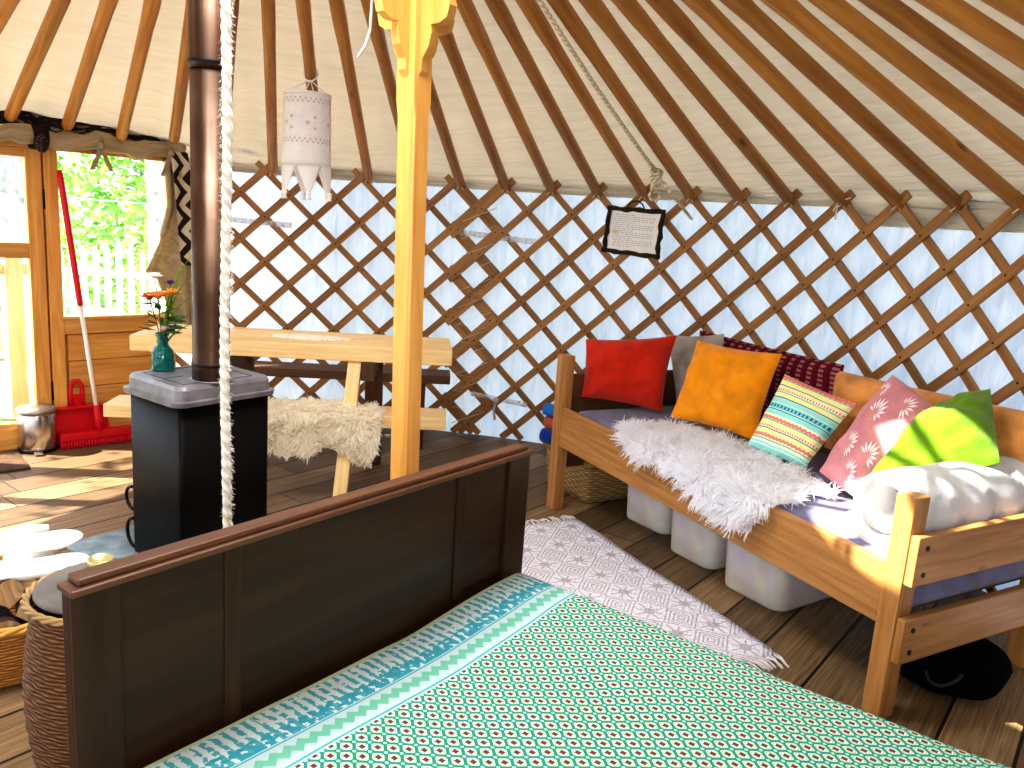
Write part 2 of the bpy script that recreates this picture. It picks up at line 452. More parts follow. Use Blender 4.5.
dbox('lintel', -.06, 1.96, 1.545, 1.625, -.03, .02, DOORW, w)
GL = Mat('window_glass', .03); 
gm = GL.n('BsdfTransparent'); gg = GL.n('BsdfGlossy'); gg.inputs['Roughness'].default_value = .02; mx = GL.n('MixShader'); mx.inputs[0].default_value = .05
GL.lk(gm.outputs[0], mx.inputs[1]); GL.lk(gg.outputs[0], mx.inputs[2]); GL.lk(mx.outputs[0], GL.out.inputs[0]); GLM = GL.m
def window(nm, s0, s1):
    w = bpy.data.objects.new(nm, None); COL.objects.link(w); w.location = dp(s0, .6); struct(w)
    dbox('window_frame', s0, s0 + .035, .0, 1.55, -.03, .025, DOORW, w); dbox('window_frame', s1 - .065, s1, .0, 1.55, -.03, .025, DOORW, w)
    dbox('window_frame', s0 + .035, s1 - .065, .6, .69, -.03, .02, DOORW, w); dbox('window_sill', s0 + .02, s1 - .05, .675, .695, -.02, .035, DOORW, w)
    b = MB(); b.quadpts([dp(s0 + .03, .69, -.01), dp(s1 - .06, .69, -.01), dp(s1 - .06, 1.55, -.01), dp(s0 + .03, 1.55, -.01)]); b.build('pane', GLM, w, loc=dp(s0, .7))
window('window_1', -.03, .63); window('window_2', 1.335, 1.97)
d = bpy.data.objects.new('door_1', None); COL.objects.link(d); d.location = dp(.98, 0); struct(d)
dbox('door_stile', .638, .712, .005, 1.545, -.03, .015, DOORW, d); dbox('door_stile', 1.255, 1.33, .005, 1.545, -.03, .015, DOORW, d)
dbox('door_rail', .712, 1.255, .005, .145, -.03, .015, DOORW, d); dbox('door_rail', .712, 1.255, 1.0, 1.078, -.03, .015, DOORW, d); dbox('door_rail', .712, 1.255, 1.50, 1.545, -.03, .015, DOORW, d)
for z0, z1 in ((.145, 1.0), (1.078, 1.5)):
    b = MB(); b.quadpts([dp(.70, z0, -.01), dp(1.27, z0, -.01), dp(1.27, z1, -.01), dp(.70, z1, -.01)]); b.build('door_glass', GLM, d, loc=dp(.8, z0))
for z in (.3, 1.3):
    b = MB(); b.tube([dp(.634, z - .05, .018), dp(.634, z + .05, .018)], .006, 8); b.build('hinge', IRON, d, loc=dp(.634, z))
# canvas rolled up above the door and window
CANV = Mat('khaki_canvas', .9, spec=.1); uv = CANV.uv(); f = CANV.noise(uv, 6, 4, (1, 5, 1), 1.)
CANV.color(CANV.ramp(f, [(.3, (150, 132, 104)), (.65, (190, 172, 140))])); CANV.bump(f, .35, .015); CANV.translucent((190, 170, 130), .25); CANV = CANV.m
PATT = Mat('patterned_band', .9, spec=.1); px = PATT.xyz(PATT.uv())
zz = ((px[0] * 7).fr() - .5).abs() * .14; q = (px[1] + zz) * 11
PATT.color(PATT.mix(q.fr().lt(.5), (44, 30, 26), (196, 182, 158))); PATT = PATT.m
b = MB(); pts = [dp(-.06 + 2.0 * i / 40, 1.60 + .012 * sin(i * .9) + .006 * sin(i * 2.3), .075) for i in range(41)]
b.tube(pts, [.045 + .008 * sin(i * 1.7) for i in range(41)], 12)
tag(b.build('rolled_canvas', CANV, loc=pts[0]), 'khaki canvas flap rolled up along the top of the door and window', 'canvas flap')
b = MB(); b.grid(lambda a, c: dp(-.16 + 2.2 * a, 1.635 + .075 * c + .014 * sin(a * 34 + c), .055 + .016 * sin(a * 60 + 2 * c)), 120, 4, lambda a, c: (a * 2.2, c * .12))
BAND = Mat('dark_band', .9, spec=.1); px = BAND.xyz(BAND.uv()); nn = BAND.noise(BAND.uv(), 14, 2, (1, 3, 1)); BAND.color(BAND.mix(nn.gt(.6), (36, 25, 24), (120, 108, 100))); BAND = BAND.m
tag(b.build('patterned_band', BAND, solid=.003, loc=dp(0, 1.6)), 'dark patterned fabric band under the roof above the door and window', 'fabric band')
for s, lab in ((.39, 'khaki tape tying the rolled canvas above the window'), (.03, 'khaki tape tying the rolled canvas at the right window corner'), (.665, 'dark brown strap looped round the rolled canvas above the door edge')):
    b = MB(); dk = s == .665; ww = .035 if dk else .014
    lp = [dp(s, 1.60 + .058 * sin(q), .075 + .058 * cos(q)) for q in [i * pi / 6 for i in range(13)]]
    for i in range(12):
        b.quadpts([lp[i] - DDv * ww, lp[i] + DDv * ww, lp[i + 1] + DDv * ww, lp[i + 1] - DDv * ww], sm=True)
    if not dk:
        for e in (-1, 1):
            for i in range(4):
                p0, p1 = dp(s + e * .012 * i, 1.575 - i * .028, .135), dp(s + e * .012 * (i + 1), 1.575 - (i + 1) * .028, .135)
                b.quadpts([p0 - DDv * .012, p0 + DDv * .012, p1 + DDv * .012, p1 - DDv * .012])
        b.sphere(dp(s, 1.585, .137), (.018, .014, .018), 8, 6)
    else:
        b.sphere(dp(s, 1.57, .125), (.03, .03, .045), 10, 8)
    tag(b.build('canvas_tie', BAND if dk else CANV, solid=.003, loc=lp[0]), lab, 'tie')
# curtain beside the window
b = MB()
L = [(.05, 1.53), (.045, 1.3), (.10, 1.1), (.175, .945), (.11, .90), (.04, .7), (.03, .52)]
Rr = [(-.07, 1.58), (-.09, 1.3), (-.1, 1.1), (-.11, .95), (-.12, .85), (-.12, .7), (-.125, .52)]
def cur(a, c):
    f = c * 6; i = min(int(f), 5); q = f - i
    l = (L[i][0] + (L[i + 1][0] - L[i][0]) * q, L[i][1] + (L[i + 1][1] - L[i][1]) * q); r = (Rr[i][0] + (Rr[i + 1][0] - Rr[i][0]) * q, Rr[i][1] + (Rr[i + 1][1] - Rr[i][1]) * q)
    return dp(l[0] + (r[0] - l[0]) * a, l[1] + (r[1] - l[1]) * a, .10 + .02 * sin(a * 11 + c * 2))
b.grid(cur, 24, 24); tag(b.build('canvas_curtain', CANV, solid=.003, loc=dp(0, .5, .1)), 'khaki canvas curtain gathered at the right side of the window', 'curtain')
b = MB(); b.grid(lambda a, c: dp(.035 - .06 * c - .1 * a, 1.6 - .62 * c, .135 + .012 * sin(a * 6 + c * 5)), 10, 24, lambda a, c: (c * .62, a * .12))
tag(b.build('wall_hanging', PATT, solid=.003, loc=dp(-.06, 1., .1)), 'brown and cream zigzag patterned sash hanging between curtain and stove pipe', 'fabric band')

# ------------------------------------------------------------------ outside
M = Mat('garden_ground', .9); g = M.noise(M.geo(), 3, 5); M.color(M.ramp(g, [(.3, (96, 120, 62)), (.7, (190, 190, 150))]))
b = MB(); b.quadpts([(-30, -30, -.12), (30, -30, -.12), (30, 30, -.12), (-30, 30, -.12)]); struct(b.build('ground', M.m))
FW = plain('fence_white', (236, 234, 226), .7)
t = thing('picket_fence', 'white picket fence in the garden seen through the window', 'fence', (-4, 6.8, -.12))
for i in range(40):
    x0 = -6.4 + i * .098; b = MB(); hh = .86 + rnd.uniform(-.04, .05)
    b.hexa([(x0, 6.8, -.12), (x0 + .045, 6.8, -.12), (x0 + .045, 6.82, -.12), (x0, 6.82, -.12), (x0, 6.8, hh), (x0 + .045, 6.8, hh), (x0 + .045, 6.82, hh), (x0, 6.82, hh)])
    b.hexa([(x0, 6.8, hh), (x0 + .045, 6.8, hh), (x0 + .045, 6.82, hh), (x0, 6.82, hh), (x0 + .02, 6.8, hh + .07), (x0 + .025, 6.8, hh + .07), (x0 + .025, 6.82, hh + .07), (x0 + .02, 6.82, hh + .07)])
    b.build('picket', FW, t, loc=(x0, 6.8, 0))
for z in (.2, .66):
    b = MB(); b.box(-6.4, -2.5, 6.82, 6.85, z, z + .05); b.build('rail', FW, t, loc=(-4, 6.8, z))
def leafmat(nm, a, c):
    M = Mat(nm, .5); n_ = M.noise(M.geo(), 5, 2); col = M.ramp(n_, [(.3, a), (.7, c)]); M.color(col); M.translucent(col, .4); return M.m
LEAF = leafmat('hedge_leaf', (84, 146, 56), (186, 220, 120)); LEAF2 = leafmat('tree_leaf', (60, 105, 40), (120, 160, 70))
BARK = plain('bark', (236, 230, 218), .9, var=.4, bump=.6, bscale=14)
def leaves(b, n, gen, s, rn):
    for _ in range(n):
        p = gen(); a = V((rn.gauss(0, 1), rn.gauss(0, 1), rn.gauss(0, .7))).normalized(); c = a.cross(V((rn.gauss(0, 1), rn.gauss(0, 1), rn.gauss(0, 1)))).normalized()
        q = s * rn.uniform(.6, 1.3); b.quadpts([p - a * q, p + c * q * .45, p + a * q, p - c * q * .45])
r1 = random.Random(3)
hed = [((-3.0, 9.2), 1.5, 2.3, 'round green bush seen in the right half of the window behind the fence'), ((-5.2, 11.2), 1.4, 3.2, 'tall green bush seen through the left half of the window'), ((-8.2, 9.6), 1.5, 2.3, 'green bush seen through the upper door glass')]
for (hx, hy), hr, hz, lab in hed:
    def gen():
        t, u = r1.uniform(0, 2 * pi), r1.random() ** .5; z = r1.random(); rr = hr * u * sqrt(max(.05, 1 - (z * .95) ** 2.5)); return V((hx + rr * cos(t), hy + rr * sin(t) * .6, -.1 + z * hz))
    t = thing('garden_bush', lab, 'bush', (hx, hy, -.12), 'garden bushes'); b = MB(); leaves(b, 3800, gen, .085, r1); b.build('foliage', LEAF, t, loc=(hx, hy, 0))
    b = MB(); b.tube([(hx, hy, -.12), (hx + .05, hy, hz * .6)], [.06, .03], 8); b.build('stem', BARK, t, loc=(hx, hy, 0))
for (tx_, ty_, rr, lab) in ((-3.34, 7.6, .13, 'pale tree trunk behind the fence at the right of the window'), (-4.72, 7.5, .22, 'pale tree trunk seen through the upper door glass')):
    b = MB(); b.tube([(tx_ + .03 * sin(i), ty_, -.12 + i * .6) for i in range(9)], [rr * (1.25 if i == 0 else 1) * (1 - .03 * i) for i in range(9)], 14)
    tag(b.build('tree_trunk', BARK, loc=(tx_, ty_, -.12)), lab, 'tree')
# unseen tree added left of the tent to dapple the sun (trunk and crown)
t = thing('dapple_tree', 'unseen leafy tree added outside the door to dapple the sun, beyond the left edge', 'tree', (-6.3, 3.4, -.12))
b = MB(); b.tube([(-6.3, 3.4, -.12), (-6.25, 3.4, 1.5), (-6.2, 3.4, 3.2)], [.14, .11, .06], 10); b.build('trunk', BARK, t, loc=(-6.3, 3.4, 0))
b = MB(); cl = [(V((r1.gauss(-6.1, .75), r1.gauss(3.6, .8), r1.gauss(3.6, .6))), r1.uniform(.14, .3)) for _ in range(34)]
def gen():
    c_, q = r1.choice(cl); return c_ + V((r1.gauss(0, q), r1.gauss(0, q), r1.gauss(0, q * .7)))
leaves(b, 210, gen, .07, r1); b.build('foliage', LEAF2, t, loc=(-6.2, 3.4, 3.))
b = MB(); b.tube([(-4.72, 7.5, 1.36), (-4.0, 7.53, 1.28), (-3.34, 7.6, 1.27)], .006, 6); tag(b.build('washing_line', WHITEP, loc=(-4.0, 7.53, 1.28)), 'thin white line strung across the view in the window', 'line')
t = thing('garden_screen', 'upright pale timber screen seen through the lower door glass', 'screen', dp(1.0, -.12, -1.2))
for i in range(8):
    b = MB(); s = .25 + i * .17; b.box(0, 1, 0, 1, 0, 1, M=lambda p, s=s: dp(s + p.x * .1, -.12 + p.z * 1.12, -1.2 + p.y * .03)); b.build('upright', YELLOW, t, loc=dp(s, 0, -1.2))
b = MB(); b.box(0, 1, 0, 1, 0, 1, M=lambda p: dp(.2 + p.x * 1.45, .8 + p.z * .07, -1.23 + p.y * .03)); b.build('rail', YELLOW, t, loc=dp(.2, .8, -1.2))

# ------------------------------------------------------------------ centre post
PX, PY = -.35, 2.75
def dirv(a): return V((cos(a), sin(a), 0))
PA = radians(52)
def px_(z): return PX - .010 - .018 * (z - .65)
t = thing('carved_post', 'tall square pine post with carved scroll brackets, in the middle of the tent', 'post', (PX, PY, 0))
b = MB(); hw = .040; zsec = [(0, 1), (.25, 1), (.3, 0), (1.66, 0), (1.71, 1), (CZ - .035, 1)]
def sect(z, full):
    c = .0 if full else .010; pts = []
    for i in range(4):
        a = PA + pi / 4 + i * pi / 2; 
        for e in (-1, 1):
            q = dirv(PA + i * pi / 2) * hw + dirv(PA + i * pi / 2 + pi / 2) * (e * (hw - max(c, .002))); pts.append(V((px_(z), PY, z)) + q)
    return pts
rows = [sect(z, f) for z, f in zsec]; bb = 0
for r_ in rows: b.v += [tuple(p) for p in r_]
for i in range(len(rows) - 1):
    z0, z1 = zsec[i][0], zsec[i + 1][0]
    for k in range(8):
        k2 = (k + 1) % 8; b.face((i * 8 + k, i * 8 + k2, i * 8 + 8 + k2, i * 8 + 8 + k), [(z0, k * .04), (z0, k * .04 + .04), (z1, k * .04 + .04), (z1, k * .04)])
b.face(range(8)[::-1]); b.face(range(8 * (len(rows) - 1), 8 * len(rows))); b.build('shaft', POSTW, t, loc=(PX, PY, 0))
# bracket outline (distance from post face, height)
BO = [(0, 1.78), (.012, 1.80), (.014, 1.835), (.04, 1.87), (.05, 1.91), (.046, 1.935), (.08, 1.935), (.112, 1.95), (.122, 1.985), (.11, 2.015), (.085, 2.022), (.054, 2.012), (.046, 2.03), (.055, 2.06), (.085, 2.085), (.12, 2.12), (.16, 2.19), (.2, 2.28), (.26, 2.36), (.3, 2.44), (.3, CZ - .04), (0, CZ - .04)]
for i in range(4):
    a = PA + i * pi / 2; o = V((px_(1.95), PY, 0)); dr, sd = dirv(a), dirv(a + pi / 2); b = MB(); n = len(BO); th = .017
    for e in (-1, 1):
        for (r_, z) in BO: b.v.append(tuple(o + dr * (hw + r_ - .001) + sd * (e * th) + V((0, 0, z))))
    b.face(range(n), [(z, r_) for r_, z in BO]); b.face(range(n, 2 * n)[::-1], [(z, r_) for r_, z in BO][::-1])
    for k in range(n): b.face((k, n + k, n + (k + 1) % n, (k + 1) % n))
    b.build('scroll_bracket', POSTW, t, loc=o + dr * .1 + V((0, 0, 1.9)))

# ------------------------------------------------------------------ ropes
def fuzzy(b, pts, n, L, mi=0):
    for _ in range(n):
        i = rnd.randrange(len(pts) - 1); p = V(pts[i]).lerp(V(pts[i + 1]), rnd.random()); a = V((rnd.gauss(0, 1), rnd.gauss(0, 1), rnd.gauss(0, .6))).normalized()
        q = p + a * .012; e = p + a * (.012 + L * rnd.random()) + V((0, 0, -.004)); s = V((.0006, .0006, .0003)); b.quadpts([q - s, q + s, e + s * .5, e - s * .5], mi=mi)
b = MB(); RX, RY = -.79, 2.2
core = [(RX + .004 * sin(i * .7), RY, 2.62 - i * .07) for i in range(36)]
for s_ in range(3):
    pts = []
    for i in range(420):
        z = 2.62 - i * .0058; a = i * .42 + s_ * 2 * pi / 3; pts.append((RX + .0065 * cos(a) + .004 * sin(z * 5), RY + .0065 * sin(a), z))
    b.tube(pts, .0075, 6, uo=0)
fuzzy(b, core, 3500, .012); tag(b.build('hanging_rope', ROPE, loc=(RX, RY, 1.)), 'thick fluffy white rope hanging from the crown in front of the stove', 'rope')
# tan rope beside pole 6 with coiled knot
w = lambda q, dx, dz: pole_pt(6, q) + V((dx, -.0, dz))
b = MB(); pts = [w(.55, -.03, -.045), w(.45, -.045, -.045), w(.35, -.055, -.045), w(.25, -.055, -.05), w(.16, -.055, -.05), w(.12, -.055, -.045)]
b.tube(pts, .010, 8); kp = w(.115, -.055, -.045)
for i in range(5):
    c_ = kp + V((0, 0, -.022 * i)); a = i * .9
    b.tube([c_ + V((.028 * cos(q) * (1 - .1 * i), .018 * sin(q), .012 * sin(q * 1 + a))) for q in [k * pi / 5 for k in range(11)]], .009, 6)
for e in (-1, 1): b.tube([kp + V((.01 * e, 0, -.08)), kp + V((.028 * e, -.005, -.12)), kp + V((.004 * e, -.005, -.15))], .008, 6)
b.tube([kp + V((.03, 0, -.04)), kp + V((.08, -.01, -.10)), w(-.01, .0, -.1)], .009, 8)
tag(b.build('knotted_rope', JUTE, loc=kp), 'tan twisted rope running along a roof pole and ending in a coiled knot', 'rope')
b = MB(); b.tube([(-.62, 3.3, 2.3), (-.628, 3.3, 2.136), (-.632, 3.3, 2.03), (-.65, 3.3, 1.97), (-.679, 3.3, 1.926)], .006, 8)
tag(b.build('loose_string', WHITEP, loc=(-.63, 3.3, 2.)), 'short white cord dangling in front of the roof left of the centre post', 'cord')
b = MB(); p = wp(3, H, R - .05) + V((-.0, 0, .0))
for a_, l_ in ((2.6, .17), (2.2, .1), (4.6, .08), (4.2, .05), (.4, .06)): b.tube([p, p + V((cos(a_) * l_ * .9, -.02, sin(a_) * l_))], .004, 5)
tag(b.build('string_bow', STRING, loc=p), 'cream string knot with loose ends at a pole foot right of the framed notice', 'string')

# ------------------------------------------------------------------ lace lantern
lc = V((-1.055, 4.02, 0)); t = thing('lace_lantern', 'white lace lantern with pointed hem hanging from a roof pole', 'lantern', (lc.x, lc.y, 1.55))
LACE = Mat('white_lace', .9, spec=.1); x, y, z = LACE.xyz(LACE.uv())
zz = z; v_ = y
def holes(row, per, ph, rr):
    a = (x / per + ph).fr() - .5; return ((a * per) * (a * per) + (v_ - row) * (v_ - row)).lt(rr * rr)
h = holes(.285, .024, 0., .0055).max(holes(.298, .024, .5, .0055)).max(holes(.105, .024, 0., .0055)).max(holes(.118, .024, .5, .0055)).max(holes(.215, .11, .3, .008)).max(holes(.165, .11, .3, .007)).max(holes(.19, .11, .6, .009))
nn = LACE.noise(LACE.uv(), 30, 2); LACE.color(LACE.mix(h, LACE.ramp(nn, [(.3, (240, 238, 240)), (.7, (254, 253, 252))]), (176, 170, 170))); LACE.translucent((250, 248, 246), .5); LACE.bump(LACE.noise(LACE.uv(), 18, 3), .5, .01); LACE = LACE.m
LR = .108; LT, LB = 1.872, 1.545
b = MB()
b.grid(lambda a, c: (lc.x + LR * (1 + .05 * (1 - c)) * cos(2 * pi * a), lc.y + LR * (1 + .05 * (1 - c)) * sin(2 * pi * a), LB + (LT - LB) * c), 48, 14, lambda a, c: (a * 2 * pi * LR, c * (LT - LB)))
NP = 6
for i in range(NP):   # pointed hem
    def pen(a, c, i=i):
        w_ = 1 - .93 * c; ang = 2 * pi * (i + .5 + (a - .5) * w_) / NP + .35; return (lc.x + LR * (1.05 + .06 * c) * cos(ang), lc.y + LR * (1.05 + .06 * c) * sin(ang), LB - .135 * c)
    b.grid(pen, 8, 6, lambda a, c: (a * .1, .4))
b.build('lace_shade', LACE, t, loc=lc + V((0, 0, 1.6)), solid=.0015)
for i in range(NP):
    ang = 2 * pi * (i + .5) / NP + .35; p = lc + V((LR * 1.11 * cos(ang), LR * 1.11 * sin(ang), LB - .13)); b = MB()
    b.sphere(p, (.012, .012, .012), 8, 6); b.lathe([(.004, 0), (.013, -.03), (.002, -.03)], 8, p); b.build('tassel', WHITEP, t, loc=p)
b = MB(); b.tube([(lc.x + LR * cos(q * pi / 12), lc.y + LR * sin(q * pi / 12), LT) for q in range(25)], .004, 6, False); b.build('hoop', WHITEP, t, loc=lc + V((0, 0, LT)))
b = MB(); hp = pole_pt(14, .335)
for q in range(4): b.tube([(lc.x + LR * cos(q * pi / 2 + .5), lc.y + LR * sin(q * pi / 2 + .5), LT), tuple(hp + V((0, 0, -.03)))], .0022, 5)
b.tube([hp + V((.036 * cos(q * pi / 5), .02 * sin(q * pi / 5), .036 * sin(q * pi / 5))) for q in range(11)], .004, 5); b.build('hanging_strings', WHITEP, t, loc=hp)

# ------------------------------------------------------------------ framed notice
fc = [V((.482, 4.691, 1.459)), V((.755, 4.538, 1.454)), V((.748, 4.543, 1.211)), V((.47, 4.697, 1.225))]
t = thing('framed_notice', 'white notice sheet in a rough dark twig frame hung on the lattice', 'framed notice', sum(fc, V()) / 4)
TWIG = plain('dark_twig', (58, 42, 30), .8, var=.5, bump=.8, bscale=50)
ex = (fc[1] - fc[0]).normalized(); ey = (fc[0] - fc[3]).normalized(); en = ex.cross(ey).normalized(); 
for i in range(4):
    a, c_ = fc[i], fc[(i + 1) % 4]; b = MB(); d_ = (c_ - a).normalized(); n = 9
    b.tube([a - d_ * .012 + (c_ - a + d_ * .024) * (k / n) + en * (.004 * sin(k * 2.1 + i)) + (ey if i % 2 == 0 else ex) * (.003 * sin(k * 1.7)) for k in range(n + 1)], [.0135 + .003 * sin(k * 2.7 + i) for k in range(n + 1)], 8); b.build('frame_stick', TWIG, t, loc=a)
PAPER = plain('paper', (255, 255, 255), .6); INK = plain('grey_ink', (200, 202, 212), .8)
b = MB(); nrm = en if en.y < 0 else -en
q = [p - nrm * .004 for p in fc]; b.quadpts(q)
ux_, uy_ = (fc[1] - fc[0]), (fc[3] - fc[0])
def pp(a, c_, o=.0012): return fc[0] + ux_ * a + uy_ * c_ - nrm * .004 + nrm * o
r2 = random.Random(5)
for l in range(17):
    yy = .12 + l * .046; xx = .1 + r2.random() * .04; end = .88 if l % 4 else .5
    while xx < end:
        wl = r2.uniform(.03, .09); b.quadpts([pp(xx, yy), pp(xx, yy + .018), pp(min(xx + wl, end), yy + .018), pp(min(xx + wl, end), yy)], mi=1); xx += wl + .018
b.quadpts([pp(.1, .5), pp(.1, .57), pp(.22, .57), pp(.22, .5)], mi=2)
b.build('notice_sheet', [PAPER, INK, plain('pale_yellow_ink', (232, 226, 170), .7)], t, loc=fc[0])
b = MB(); m_ = (fc[0] + fc[1]) / 2; b.tube([m_ + ex * (.05 * cos(k * pi / 8)) + V((0, 0, .05 * sin(k * pi / 8))) + V((0, .03, 0)) * sin(k * pi / 8) for k in range(9)], .004, 6); b.build('hanger', TWIG, t, loc=m_)

# ------------------------------------------------------------------ stove
S0 = V((-1.1267, 2.686, 0)); SU, SV = dirv(.9453), dirv(.9453 + pi / 2); SW, SD, SZ = .398, .3619, .7217
def sp(a, c_, z): return S0 + SU * a + SV * c_ + V((0, 0, z))
def rrect(x0, x1, y0, y1, r, n=5):
    o = []
    for cx_, cy_, a0 in ((x1 - r, y1 - r, 0), (x0 + r, y1 - r, pi / 2), (x0 + r, y0 + r, pi), (x1 - r, y0 + r, 1.5 * pi)):
        for i in range(n + 1): a = a0 + pi / 2 * i / n; o.append((cx_ + r * cos(a), cy_ + r * sin(a)))
    return o
def loft(b, secs, f, mi=0, sm=True, caps=True):
    """secs: list of (outline, z)"""
    base = len(b.v); n = len(secs[0][0])
    for ol, z in secs:
        for x, y in ol: b.v.append(tuple(f(x, y, z)))
    for i in range(len(secs) - 1):
        for k in range(n):
            k2 = (k + 1) % n; b.face((base + i * n + k, base + i * n + k2, base + (i + 1) * n + k2, base + (i + 1) * n + k), [(k * .03, secs[i][1]), (k * .03 + .03, secs[i][1]), (k * .03 + .03, secs[i + 1][1]), (k * .03, secs[i + 1][1])], mi, sm)
    if caps:
        b.face([base + k for k in range(n)][::-1], None, mi); e = base + (len(secs) - 1) * n; b.face([e + k for k in range(n)], [(x, y) for x, y in secs[-1][0]], mi)
t = thing('wood_stove', 'black box stove with a grey cast iron lid', 'stove', sp(.19, .18, 0))
b = MB(); loft(b, [(rrect(.014, SW - .014, .014, SD - .014, .018), z) for z in (.03, .655)], sp); b.build('stove_body', BLACK, t, loc=sp(.19, .18, .03))
GREYI = Mat('grey_cast_iron', .42, .3, .5); nn = GREYI.noise(GREYI.obj(), 14, 4); GREYI.color(GREYI.ramp(nn, [(.3, (96, 94, 98)), (.7, (132, 128, 132))])); GREYI.bump(GREYI.noise(GREYI.obj(), 120, 2), .25, .002); GREYI = GREYI.m
b = MB(); loft(b, [(rrect(-.01, SW + .01, -.006, SD + .01, .045), .652), (rrect(-.012, SW + .012, -.008, SD + .012, .045), .668), (rrect(.004, SW - .004, .004, SD - .004, .042), .672), (rrect(.006, SW - .006, .006, SD - .006, .04), .708), (rrect(.014, SW - .014, .014, SD - .014, .034), .7205), (rrect(.03, SW - .03, .03, SD - .03, .025), SZ)], sp, sm=False); b.build('stove_lid', GREYI, t, loc=sp(.19, .18, .66))
b = MB(); 
for q in ((.05, .05, .05, .31), (.05, .31, .33, .31), (.33, .31, .33, .05), (.33, .05, .05, .05), (.05, .18, .13, .18)):
    b.beam(sp(q[0], q[1], SZ + .0006), sp(q[2], q[3], SZ + .0006), .003, .001)
b.build('lid_groove', BLACK, t, loc=sp(.19, .18, SZ))
for z0, z1 in ((.19, .28), (.04, .155)):
    b = MB(); b.tube([sp(.022 , SD - .014 + .05 * sin(q * pi / 12), (z0 + z1) / 2 - (z1 - z0) / 2 * cos(q * pi / 12)) for q in range(13)], .0065, 8); b.build('door_handle', IRON, t, loc=sp(0, SD, z0))
for a in (.05, SW - .05):
    for c_ in (.05, SD - .05):
        b = MB(); b.tube([sp(a, c_, 0), sp(a, c_, .035)], .018, 10); b.build('leg', BLACK, t, loc=sp(a, c_, 0))
FL = V((-1.083, 2.868, 0))
PIPE = Mat('brown_steel_pipe', .42, .7, .4); x, y, z = PIPE.xyz(PIPE.obj()); st = PIPE.noise(PIPE.obj(), 22, 3, (1, 1, .03)); st2 = PIPE.noise(PIPE.obj(), 5, 3)
PIPE.color(PIPE.ramp(st * .6 + st2 * .4, [(.3, (40, 25, 17)), (.5, (74, 52, 38)), (.7, (128, 104, 86))])); PIPE = PIPE.m
t = thing('stove_pipe', 'tall dark brown metal flue pipe rising from the stove', 'flue pipe', FL + V((0, 0, SZ)))
b = MB(); b.lathe([(.0655, SZ + .001), (.0655, .80), (.064, .803), (.064, 1.80)], 28, FL); b.build('lower_pipe', PIPE, t, loc=FL + V((0, 0, SZ)))
b = MB(); b.lathe([(.068, 1.78), (.068, 1.81), (.0665, 1.813), (.0665, 2.75), (.06, 2.75)], 28, FL); b.build('upper_pipe', PIPE, t, loc=FL + V((0, 0, 2)))
b = MB(); b.lathe([(.0655, .775), (.0675, .777), (.0675, .785), (.0655, .787)], 28, FL); b.lathe([(.067, 1.795), (.0695, 1.798), (.0695, 1.807), (.067, 1.81)], 28, FL); b.build('joint_band', IRON, t, loc=FL + V((0, 0, .8)))
b = MB(); b.lathe([(.0662, SZ + .001), (.074, SZ + .001), (.074, SZ + .004), (.0662, SZ + .005)], 28, FL); b.build('collar', GREYI, t, loc=FL + V((0, 0, SZ)))
HM = Mat('slate_hearth', .7); nn = HM.noise(HM.obj(), 14, 5); HM.color(HM.ramp(nn, [(.35, (104, 122, 132)), (.7, (150, 166, 172))])); HM = HM.m
b = MB(); b.hexa([sp(-.12, -.1, .001), sp(.5, -.1, .001), sp(.5, .62, .001), sp(-.12, .62, .001), sp(-.12, -.1, .008), sp(.5, -.1, .008), sp(.5, .62, .008), sp(-.12, .62, .008)])
tag(b.build('hearth_plate', HM, loc=sp(.2, .2, 0)), 'blue grey hearth plate on the floor under the stove', 'hearth')
# vase ------------------------------------------------------
VC = V((-1.305, 2.975, SZ + .0005))
TG = Mat('teal_glass', .06, spec=.6); TG.color((20, 150, 140)); TG.b.inputs['Transmission Weight'].default_value = .75; TG.b.inputs['IOR'].default_value = 1.45; TG.bump(TG.voro(TG.obj(), 55), .5, .006); TG = TG.m
b = MB(); b.lathe([(.034, 0), (.041, .004), (.043, .03), (.041, .06), (.036, .078), (.024, .092), (.02, .1), (.02, .125), (.025, .133), (.0262, .14), (.023, .141), (.0165, .126), (.0165, .1), (.021, .09), (.033, .076), (.037, .055), (.038, .03), (.036, .008), (.0, .006)], 12, VC, sm=False)
tag(b.build('glass_vase', TG, loc=VC), 'small faceted teal glass bottle vase standing on the stove lid', 'vase')
STEM = plain('flower_stem', (70, 110, 40), .6)
def pt_(name, c): return plain(name, c, .6)
FLO = [('white_flower', (-.015, -.02, .345), (248, 246, 238), (200, 190, 90) , .034, 20, 'white daisy like flower, tallest bloom in the teal vase'),
       ('orange_rose', (-.045, .0, .265), (226, 120, 70), (200, 90, 40), .042, 20, 'dark orange bloom at the left of the posy'),
       ('orange_rose', (.0, -.03, .275), (240, 170, 96), (226, 130, 60), .044, 20, 'pale orange bloom in the middle of the posy'),
       ('yellow_flower', (.035, .01, .285), (246, 186, 70), (210, 140, 40), .038, 20, 'yellow orange bloom at the right of the posy'),
       ('purple_flower', (.02, .03, .32), (104, 66, 150), (70, 40, 110), .026, 12, 'small purple flower above the orange blooms'),
       ('pink_flower', (.018, -.024, .156), (244, 208, 214), (230, 180, 190), .026, 12, 'pale pink flower resting on the rim of the teal vase')]
